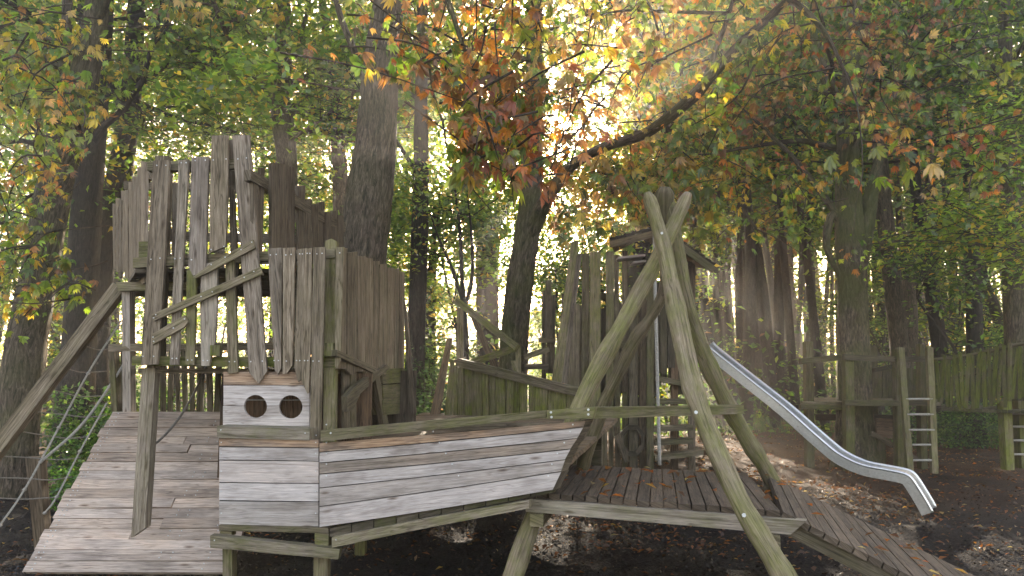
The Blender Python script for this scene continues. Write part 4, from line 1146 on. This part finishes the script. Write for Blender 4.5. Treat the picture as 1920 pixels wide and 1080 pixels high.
def sprays(blobs, size=.1, dens=.7, clumps=()):
    """hand-shaped leaves hanging in sprays: (x, y, rx, ry, count, D0, D1, palette) in photo pixels and metres"""
    def f(trunk):
        out = []
        for (x, y, rx, ry, cnt, D0, D1, spec) in blobs:
            P = []
            cnt = int(cnt * dens); nclump = max(2, cnt // 9)
            for c in range(nclump):
                D_ = RNG.uniform(D0, D1)
                while True:
                    u, v = RNG.uniform(-1, 1, 2)
                    if u * u + v * v < 1: break
                c0 = np.array(tuple(W(x + rx * u, y + ry * v, D_)))
                dirx = RNG.normal(0, .5, 3) * np.array([1, 1, .3]) + np.array([0, .1, .35]); L = RNG.uniform(.5, 1.2)
                a = c0 + dirx * L
                mid = (a + c0) / 2 + RNG.normal(0, .06, 3) + np.array([0, 0, .08])
                trunk.tube(spline([a, mid, c0], 7), np.linspace(.011, .004, 7), 5, (.8, .1, 0, 0), 0, 0, cap=False)
                m = max(4, int(cnt / nclump))
                t = RNG.random((m, 1)) ** .7
                path = spline([a, mid, c0], 20)
                base = path[(t[:, 0] * 19).astype(int)]
                P.append(base + RNG.normal(0, .12, (m, 3)))
            out.append(hand_leaves(np.concatenate(P), size, spec))
        for (x, y, rx, ry, cnt, D0, D1, spec) in clumps:           # small single leaves in flat layered sprays
            P = []
            for c in range(cnt // 26):
                D_ = RNG.uniform(D0, D1); a = RNG.uniform(0, 6.28); q = RNG.random() ** .6
                c0 = np.array(tuple(W(x + rx * q * math.cos(a), y + ry * q * math.sin(a), D_)))
                ax = RNG.normal(0, 1, 3) * np.array([1, 1, .25]); ax /= np.linalg.norm(ax)
                u = RNG.normal(0, .42, (26, 1))
                P.append(c0 + ax * u + RNG.normal(0, 1, (26, 3)) * np.array([.16, .16, .07]))
                trunk.tube([c0 - ax * .7, c0 + np.array([0, 0, .03]), c0 + ax * .7], [.010, .007, .004], 4, (.8, .1, 0, 0), 0, 0, cap=False)
            out.append(simple_leaves(np.concatenate(P), .115, spec, run=26))
        return out
    return f

# --- left edge tree and its yellow-green sprays
tree('chestnut_tree', 'leaning chestnut tree with yellow green sprays at the left edge beside the rope net',
     [[(18, 925, 84), (28, 820, 72), (48, 650, 64), (75, 500, 60), (100, 360, 58), (135, 240, 52), (158, 140, 48), (175, 60, 44), (190, -60, 40), (205, -260, 30)],
      [(105, 340, 30), (113, 240, 24), (118, 150, 22), (124, 60, 20), (128, -60, 16)], [(60, 70, 6), (45, 50, 14), (85, 70, 16), (125, 95, 18)][::-1]],
     10.2, .35, BARK, (5, 4.5, 10, 1.7, 2, 3, 4, .2, .13, AUTL, 'h', .0), None, .07,
     extra=sprays([(50, 50, 105, 75, 260, 6.5, 9.5, AUTL), (40, 190, 85, 90, 240, 6.5, 9, AUTL), (30, 330, 80, 90, 230, 6.5, 9, AUTL), (45, 450, 85, 90, 230, 6.8, 9.2, AUTL), (40, 570, 80, 65, 200, 7, 9.2, AUTL), (-20, 420, 60, 200, 160, 6.5, 9, AUTL), (160, 250, 45, 40, 40, 7, 9, AUTL), (115, 325, 40, 35, 40, 7, 9, AUTL)]))
G1 = 'trees in the wood behind the playground'
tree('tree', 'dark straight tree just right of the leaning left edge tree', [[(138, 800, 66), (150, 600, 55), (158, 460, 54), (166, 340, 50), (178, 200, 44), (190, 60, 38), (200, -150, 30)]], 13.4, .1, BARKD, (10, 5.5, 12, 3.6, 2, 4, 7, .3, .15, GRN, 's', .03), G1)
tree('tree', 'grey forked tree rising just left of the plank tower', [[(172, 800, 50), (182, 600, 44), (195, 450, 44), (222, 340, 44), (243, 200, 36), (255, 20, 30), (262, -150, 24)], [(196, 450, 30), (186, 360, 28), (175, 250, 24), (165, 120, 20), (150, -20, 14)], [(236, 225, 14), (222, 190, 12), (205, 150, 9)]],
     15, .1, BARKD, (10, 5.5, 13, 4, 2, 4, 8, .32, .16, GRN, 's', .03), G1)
tree('tree', 'mossy tree with a long arching left branch above the plank tower', [[(542, 760, 46), (540, 560, 42), (540, 400, 40), (538, 300, 38), (530, 230, 42), (524, 180, 36), (533, 90, 34), (530, 20, 34), (520, -60, 32), (515, -220, 24)],
     [(528, 215, 26), (500, 165, 24), (470, 140, 20), (430, 122, 17), (385, 80, 15), (330, 62, 12), (270, 52, 9), (215, 58, 6)], [(552, 110, 12), (566, 60, 10), (578, 15, 8), (590, -50, 6)], [(430, 122, 10), (395, 118, 8), (360, 150, 5), (340, 170, 4)], [(545, 262, 8), (600, 225, 7), (640, 195, 6), (668, 170, 5)], [(320, 60, 9), (300, 20, 12), (280, -20, 10)]],
     14.5, .5, BARK, (12, 6, 12, 3.8, 2, 4, 8, .3, .15, GRN2, 's', .03), G1, .05,
     extra=sprays([(440, 25, 160, 34, 90, 9, 12, AUTY), (400, 110, 50, 20, 10, 9.5, 11, AUTO), (490, 140, 40, 14, 10, 10, 11, AUTO)], clumps=[(300, 215, 120, 55, 1300, 13, 18, GRN2), (420, 205, 90, 55, 1100, 13, 18, GRN2), (350, 100, 120, 60, 1300, 14, 19, GRN2), (600, 80, 70, 80, 1200, 13, 17, GRN2), (620, 200, 60, 70, 1000, 13, 17, GRN2), (500, 250, 80, 40, 700, 15, 19, GRN2)]))
tree('oak_tree', 'stout rough barked tree standing directly behind the plank tower', [[(652, 900, 120), (660, 700, 100), (672, 560, 96), (683, 450, 90), (694, 360, 88), (704, 280, 80), (711, 180, 72), (718, 90, 68), (728, 20, 60), (742, -120, 54), (755, -320, 40)],
     [(690, 165, 15), (664, 95, 14), (640, 35, 12), (622, -30, 10)], [(668, 170, 5), (690, 172, 7), (705, 176, 8)][::-1], [(735, 20, 26), (742, -20, 24), (760, -90, 20)]],
     9.9, .22, BARK, (6, 9, 13, 3, 2, 4, 7, .25, .14, GRN2, 's', .03), None, .05)
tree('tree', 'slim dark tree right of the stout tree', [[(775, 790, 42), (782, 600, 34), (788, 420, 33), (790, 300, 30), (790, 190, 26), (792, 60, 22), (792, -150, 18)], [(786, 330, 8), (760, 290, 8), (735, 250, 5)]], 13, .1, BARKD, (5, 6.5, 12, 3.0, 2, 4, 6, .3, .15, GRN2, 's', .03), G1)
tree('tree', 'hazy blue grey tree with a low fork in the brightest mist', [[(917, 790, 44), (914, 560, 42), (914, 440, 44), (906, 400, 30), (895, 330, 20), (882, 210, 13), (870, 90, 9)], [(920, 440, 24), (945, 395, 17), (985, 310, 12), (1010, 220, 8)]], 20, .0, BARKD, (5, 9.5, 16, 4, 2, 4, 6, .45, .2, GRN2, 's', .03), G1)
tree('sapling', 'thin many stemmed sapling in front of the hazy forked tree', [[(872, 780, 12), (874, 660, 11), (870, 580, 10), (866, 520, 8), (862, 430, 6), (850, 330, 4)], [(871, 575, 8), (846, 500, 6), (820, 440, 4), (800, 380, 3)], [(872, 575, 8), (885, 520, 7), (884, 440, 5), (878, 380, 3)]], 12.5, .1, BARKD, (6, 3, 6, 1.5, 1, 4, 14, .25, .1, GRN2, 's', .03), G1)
tree('chestnut_tree', 'greenish chestnut tree whose long bough carries the orange canopy over the playground',
     [[(958, 830, 62), (965, 640, 52), (976, 520, 50), (990, 430, 46), (997, 330, 42), (1000, 200, 36), (1003, 60, 30), (1005, -80, 26), (1005, -260, 18)],
      [(988, 450, 36, 11.5), (1010, 400, 32, 11.3), (1034, 358, 26, 11), (1070, 312, 22, 10.6), (1130, 277, 20, 10), (1210, 250, 22, 9.4), (1290, 190, 24, 8.8), (1335, 140, 22, 8.4), (1395, 75, 18, 8), (1450, 25, 15, 7.6), (1530, -60, 12, 7)],
      [(1318, 158, 13, 8.55), (1340, 100, 11, 8.4), (1362, 40, 9, 8.2), (1380, -20, 7, 8)], [(1442, 33, 14, 7.7), (1480, 3, 14, 7.5), (1520, 30, 12, 7.3), (1555, 75, 9, 7.2), (1590, 150, 6, 7.1), (1606, 190, 4, 7)],
      [(1360, 25, 8, 8.0), (1260, 22, 6, 7.4), (1170, 20, 5, 7), (1120, 30, 3, 6.8)], [(820, -60, 12, 6.6), (850, 30, 10, 6.6), (870, 90, 8, 6.6), (888, 120, 5, 6.6)], [(795, -60, 10, 6.9), (792, 60, 8, 6.9), (806, 130, 6, 6.9)]],
     11.5, .55, BARK, (7, 6.5, 12, 3, 2, 3, 5, .25, .16, AUT, 'h', .0), None, .05,
     extra=sprays([(1000, 50, 235, 90, 760, 5.8, 10, AUT), (900, 150, 110, 75, 290, 5.4, 7.5, AUTO), (960, 225, 120, 70, 240, 5.4, 7.5, AUTO), (990, 300, 80, 45, 130, 5.3, 6.4, AUTO), (965, 340, 95, 30, 60, 5.2, 6.0, AUTO), (1000, 335, 60, 28, 45, 5.2, 5.8, AUTO),
                   (1150, 70, 170, 90, 500, 6, 10, AUTY), (1110, 180, 140, 80, 380, 6.5, 9, AUTY), (1250, 220, 130, 60, 160, 6.5, 9, AUTY), (1330, 120, 120, 80, 150, 6.5, 9, AUTG), (1310, 255, 60, 30, 46, 6, 7.5, AUTG), (740, 60, 30, 45, 16, 5.4, 6, AUTG), (785, 120, 45, 45, 36, 6, 7, AUTO), (1430, 60, 90, 70, 110, 6.5, 8.5, AUT)]))
tree('tree', 'straight hazy tree directly behind the apex of the crossed logs', [[(1193, 790, 48), (1197, 600, 46), (1199, 430, 44), (1201, 300, 40), (1205, 150, 34), (1206, -60, 28)], [(1240, 420, 24), (1246, 300, 22), (1250, 150, 16)]], 17, .05, BARKD, (12, 6.5, 14, 4, 2, 4, 6, .4, .19, AUTY, 's', .03), G1,
     extra=sprays([(1150, 310, 120, 80, 420, 13, 16.5, AUTY), (1210, 340, 80, 70, 300, 13, 16.5, AUTY), (1130, 420, 90, 50, 260, 13, 16, AUTY), (1300, 330, 80, 70, 260, 13, 16, AUTG), (1310, 430, 60, 50, 140, 13, 16, AUTG)], .2, 1.0))
tree('chestnut_tree', 'big twin stemmed chestnut tree growing through the timber platform on the right',
     [[(1604, 880, 82), (1602, 760, 62), (1600, 640, 55), (1598, 540, 52), (1594, 450, 52), (1590, 340, 44), (1590, 220, 38), (1598, 110, 32), (1604, -60, 26), (1606, -260, 18)],
      [(1606, 500, 40), (1624, 420, 32), (1636, 350, 26), (1648, 300, 18), (1665, 230, 13), (1690, 120, 9)], [(1588, 245, 26), (1562, 185, 28), (1540, 110, 22), (1512, 40, 19), (1490, -40, 15)], [(1582, 425, 16), (1548, 372, 13), (1495, 305, 10), (1440, 248, 8), (1410, 220, 5)],
      [(1585, 390, 12), (1562, 400, 14), (1552, 430, 16), (1552, 470, 12), (1575, 520, 8)]],
     13.6, .75, BARK, (8, 6, 12, 3, 2, 3, 5, .26, .13, AUTR, 'h', .0), None, .05,
     extra=sprays([(1540, 60, 120, 80, 90, 8, 11, AUTR), (1720, 60, 200, 80, 330, 7.5, 11, AUTR), (1700, 160, 190, 60, 260, 7.5, 10, AUTR), (1750, 260, 130, 50, 170, 7.5, 10, AUTO), (1770, 330, 100, 36, 64, 8, 10, AUTO), (1690, 300, 60, 50, 60, 8, 10, AUTG), (1800, 380, 55, 18, 24, 7.5, 9, AUTO),
                   (1470, 300, 70, 60, 90, 8.5, 11, AUTG), (1470, 400, 75, 60, 100, 8.5, 11, AUTG), (1450, 470, 50, 30, 40, 8.5, 10.5, MIXG), (1530, 440, 60, 40, 40, 9, 11.5, AUTG), (1600, 515, 45, 22, 24, 10.5, 12.5, AUTG), (1890, 90, 60, 80, 90, 7.5, 10, AUTG)]))
tree('tree', 'pale tree leaning left close behind the twin stemmed chestnut', [[(1694, 790, 36), (1685, 640, 32), (1668, 480, 30), (1655, 370, 28), (1648, 250, 24), (1640, 120, 20), (1632, -40, 16)]], 18, .15, BARK, (11, 7, 15, 4.2, 2, 4, 6, .4, .2, GRN, 's', .03), G1)
tree('tree', 'grey tree dividing into three stems right of the leaning pale tree', [[(1706, 785, 36), (1704, 640, 32), (1700, 520, 32), (1692, 460, 16), (1684, 380, 11), (1678, 260, 8)], [(1702, 510, 20), (1722, 450, 14), (1735, 380, 10), (1748, 260, 8)], [(1698, 520, 14), (1676, 480, 10), (1662, 440, 7)]], 21, .1, BARK, (11, 8, 17, 4.5, 2, 4, 6, .45, .22, GRN, 's', .03), G1)
tree('tree', 'slim tree leaning left above the plank bridge', [[(1772, 790, 30), (1760, 640, 27), (1742, 510, 25), (1724, 400, 21), (1708, 260, 17), (1692, 80, 12)]], 18, .1, BARKD, (11, 7, 15, 4.2, 2, 4, 6, .4, .2, GRN, 's', .03), G1)
tree('tree', 'straight trunk standing in the gap above the middle of the plank bridge', [[(1829, 790, 32), (1827, 640, 28), (1823, 480, 26), (1816, 320, 22), (1806, 120, 18), (1800, -60, 14)]], 17, .15, BARKD, (12, 5.5, 14, 4.2, 2, 4, 7, .38, .18, [(GREEN, 3), (LIME, 5), (YEL, 1)], 's', .03), G1)
tree('tree', 'broad mossy trunk at the right edge above the bridge post', [[(1916, 800, 50), (1908, 640, 42), (1900, 480, 36), (1893, 300, 30), (1886, 120, 24), (1880, -80, 18)]], 14, .5, BARK, (11, 4.5, 12, 3.6, 2, 4, 7, .32, .15, [(GREEN, 4), (LIME, 4), (DGREEN, 2)], 's', .03), G1,
     extra=sprays([], clumps=[(1830, 415, 90, 50, 1500, 11, 14, LIM), (1760, 455, 70, 30, 600, 11.5, 14, LIM), (1870, 250, 70, 120, 2000, 11, 14.5, GRN2), (1900, 480, 40, 60, 700, 11, 13.5, LIM)]))
tree('tree', 'small crooked tree leaning between the bridge trunk and right edge', [[(1892, 780, 24), (1884, 660, 22), (1866, 580, 20), (1846, 520, 14), (1836, 440, 9)]], 22, .3, BARKD, (8, 5, 10, 3, 2, 4, 6, .4, .2, GRN, 's', .03), G1)
tree('tree', 'grey tree half hidden left of the stout trunk behind the tower wall', [[(640, 760, 34), (640, 480, 32), (638, 330, 30), (632, 260, 26), (624, 150, 20), (604, 0, 16)], [(636, 280, 16), (655, 255, 16), (675, 215, 10)]], 16, .1, BARK, (11, 6, 14, 4, 2, 4, 7, .38, .18, GRN2, 's', .03), G1,
     extra=sprays([], clumps=[(770, 230, 40, 120, 600, 15, 20, GRN2), (840, 330, 60, 90, 420, 17, 22, GRN2), (750, 420, 40, 60, 300, 16, 20, GRN2), (600, 300, 60, 60, 700, 15, 19, GRN2)]))
tree('tree', 'very dark short trunk between cabin and bulwark', [[(800, 790, 34), (803, 640, 30), (806, 560, 24), (812, 480, 14), (816, 380, 8)]], 17, .05, BARKD, (8, 4, 10, 3, 2, 4, 8, .36, .17, GRN, 's', .03), G1)

# --- the misty wood behind: slender trees, copied in a loop
G2 = 'slender trees in the misty wood'
LAB2 = 'slender misty tree, one of many thin trunks filling the far wood'
protos = []
for v in range(7):
    h = 17 + v
    trunk = MB(); tips = []
    bend = RNG.normal(0, .25, (5, 2)).cumsum(0) * .8
    path = spline([(bend[k, 0] if k else 0, bend[k, 1] if k else 0, -.2 + h * k / 4, .165 * (1 - k * .21)) for k in range(5)], 16)
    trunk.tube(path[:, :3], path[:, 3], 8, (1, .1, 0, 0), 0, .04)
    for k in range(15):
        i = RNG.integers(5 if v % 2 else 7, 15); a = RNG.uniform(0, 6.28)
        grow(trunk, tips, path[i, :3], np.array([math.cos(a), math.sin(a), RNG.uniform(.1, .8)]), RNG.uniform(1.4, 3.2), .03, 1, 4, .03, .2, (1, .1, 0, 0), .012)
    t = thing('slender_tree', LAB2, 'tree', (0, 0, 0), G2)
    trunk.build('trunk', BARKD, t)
    Q = scatter(tips, 9, .42)
    raw_mesh('crown', *simple_leaves(Q, .24, (GRN, GRN2, MIXG, GRN2, AUTY, GRN, MIXG)[v]), LEAF, t)
    protos.append(t)
spots = []
for k in range(66): spots.append((random.uniform(1300, 1570), random.uniform(22, 52)))
for k in range(34): spots.append((random.uniform(1560, 2050), random.uniform(24, 52)))
for k in range(16): spots.append((random.uniform(1330, 1800), random.uniform(27, 40)))
while len(spots) < 156:
    px, D_ = random.uniform(-150, 1300), random.uniform(22, 50)
    if D_ > 21 and -5.0 < (px - 960) / F * D_ - .044 * D_ < 4.0: continue      # trees left out on purpose, so low sun gets through to the mist
    spots.append((px, D_))
for i, (px, D_) in enumerate(spots):
    src = protos[i % 7]
    if i < 7: r = src
    else:
        r = src.copy(); COL.objects.link(r)
        for ch in list(src.children):
            c = ch.copy(); COL.objects.link(c); c.parent = r
    x = (px - 960) / F * D_
    r.location = (x, D_, float(hump(np.array(x), np.array(D_))))
    r.rotation_euler = (random.uniform(-.05, .05), random.uniform(-.07, .07), random.uniform(0, 6.28))
    s_ = random.uniform(.85, 1.25); r.scale = (s_, s_, s_ * random.uniform(.9, 1.15))
# --- leafy young growth between the trunks
G3 = 'young leafy trees between the trunks'
LAB3 = 'young leafy green tree growing in the gaps between the bigger trunks'
young = []
for v in range(5):
    trunk = MB(); tips = []; h = 4.2 + .7 * v
    path = spline([(0, 0, -.15, .045), (RNG.normal(0, .15), RNG.normal(0, .15), h * .4, .035), (RNG.normal(0, .35), RNG.normal(0, .35), h * .75, .022), (RNG.normal(0, .5), RNG.normal(0, .5), h, .01)], 14)
    trunk.tube(path[:, :3], path[:, 3], 7, (1, .15, 0, 0), 0, .03)
    for k in range(15):
        i = RNG.integers(3, 13); a = RNG.uniform(0, 6.28)
        grow(trunk, tips, path[i, :3], np.array([math.cos(a), math.sin(a), RNG.uniform(-.05, .6)]), RNG.uniform(.9, 1.9), .016, 1, 4, .01, .2, (1, .1, 0, 0), .004)
    t = thing('young_tree', LAB3, 'tree', (0, 0, 0), G3)
    trunk.build('trunk', BARKD, t)
    raw_mesh('crown', *simple_leaves(scatter(tips, 8, .22), .115, (GRN, GRN2, GRN2, [(GREEN, 4), (LIME, 3), (TAN, 1), (YEL, 1)], GRN)[v], .15), LEAF, t)
    young.append(t)
yspots = [(690, 15.5), (730, 18), (840, 16), (860, 22),  (1050, 21), (1090, 15), (1150, 20), (600, 19), (480, 21), (330, 20), (110, 19), (20, 17), (280, 24), (560, 26), (1350, 24), (1640, 24), (1720, 26), (1790, 21), (1850, 24), (1930, 19), (1780, 17.5), (1010, 27), (1120, 17.5), (1180, 16), (1100, 23), (1160, 25), (1060, 27), (1215, 19), (1130, 29), (1250, 22.5), (1075, 21), (790, 28), (930, 31), (1210, 25), (1270, 30), (1590, 31), (1880, 30), (660, 31), (420, 30), (180, 27), (-60, 24), (2000, 25)]
for i, (px, D_) in enumerate(yspots):
    src = young[i % 5]
    if i < 5: r = src
    else:
        r = src.copy(); COL.objects.link(r)
        for ch in list(src.children):
            c = ch.copy(); COL.objects.link(c); c.parent = r
    x = (px - 960) / F * D_
    r.location = (x, D_, float(hump(np.array(x), np.array(D_)))); r.rotation_euler = (0, 0, random.uniform(0, 6.28))
    s_ = random.uniform(.85, 1.35) * (1 + (D_ - 15) * .015); r.scale = (s_, s_, s_)
# --- undergrowth of the far wood, and the mass of the wood itself
n = 42000
a = RNG.uniform(-.80, .80, n); D_ = RNG.uniform(20, 56, n)
x_ = np.tan(a) * D_
cl = .5 + .5 * np.sin(x_ * .9 + 1.3 * np.sin(D_ * .5)) * np.cos(D_ * .7 + x_ * .2)
z_ = RNG.random(n) ** 2.2 * (1.2 + 2.6 * cl) + hump(x_, D_)
kind(raw_mesh('undergrowth', *simple_leaves(np.stack([x_, D_, z_], 1), .24, [(DGREEN, 4), (GREEN, 4), (LIME, 1), (BRO, .6)], .2), LEAF), 'stuff', 'low green undergrowth on the floor of the far wood')
n = 30000
a = RNG.uniform(-.85, .85, n); D_ = RNG.uniform(56, 74, n); x_ = np.tan(a) * D_ * .95
cl = .5 + .5 * np.sin(x_ * .22) * np.cos(x_ * .07 + 1)
z_ = RNG.random(n) ** 1.2 * (9 + 13 * cl) * np.where(np.abs(x_ - .044 * D_) < 6, .42, 1)  # wood kept low along the sun's line to let light in
kind(raw_mesh('far_wood', *simple_leaves(np.stack([x_, D_, z_], 1), .8, GRN, .2), LEAF), 'stuff', 'distant wood closing the view behind the slender trees')

# ================================================================== mist
def haze():
    m = bpy.data.materials.new('mist'); m.use_nodes = True
    nt = m.node_tree; nt.nodes.remove(nt.nodes['Principled BSDF'])
    v = node(nt, 'ShaderNodeVolumePrincipled')
    v.inputs['Color'].default_value = (.96, .96, .95, 1); v.inputs['Density'].default_value = .0034; v.inputs['Anisotropy'].default_value = .72
    nt.links.new(v.outputs[0], nt.nodes['Material Output'].inputs['Volume'])
    mb = MB()
    x0, x1, y0, y1, z0, z1 = -140, 140, -110, 140, -2, 34
    fr = [(x0, y0, z0), (x1, y0, z0), (x1, y0, z1), (x0, y0, z1)]
    mb.prism([Vector(p) for p in fr], [Vector((p[0], y1, p[2])) for p in fr], (1, 0, 0, 0))
    o = mb.build('haze', m); kind(o, 'stuff', 'thin morning mist hanging through the wood')
haze()
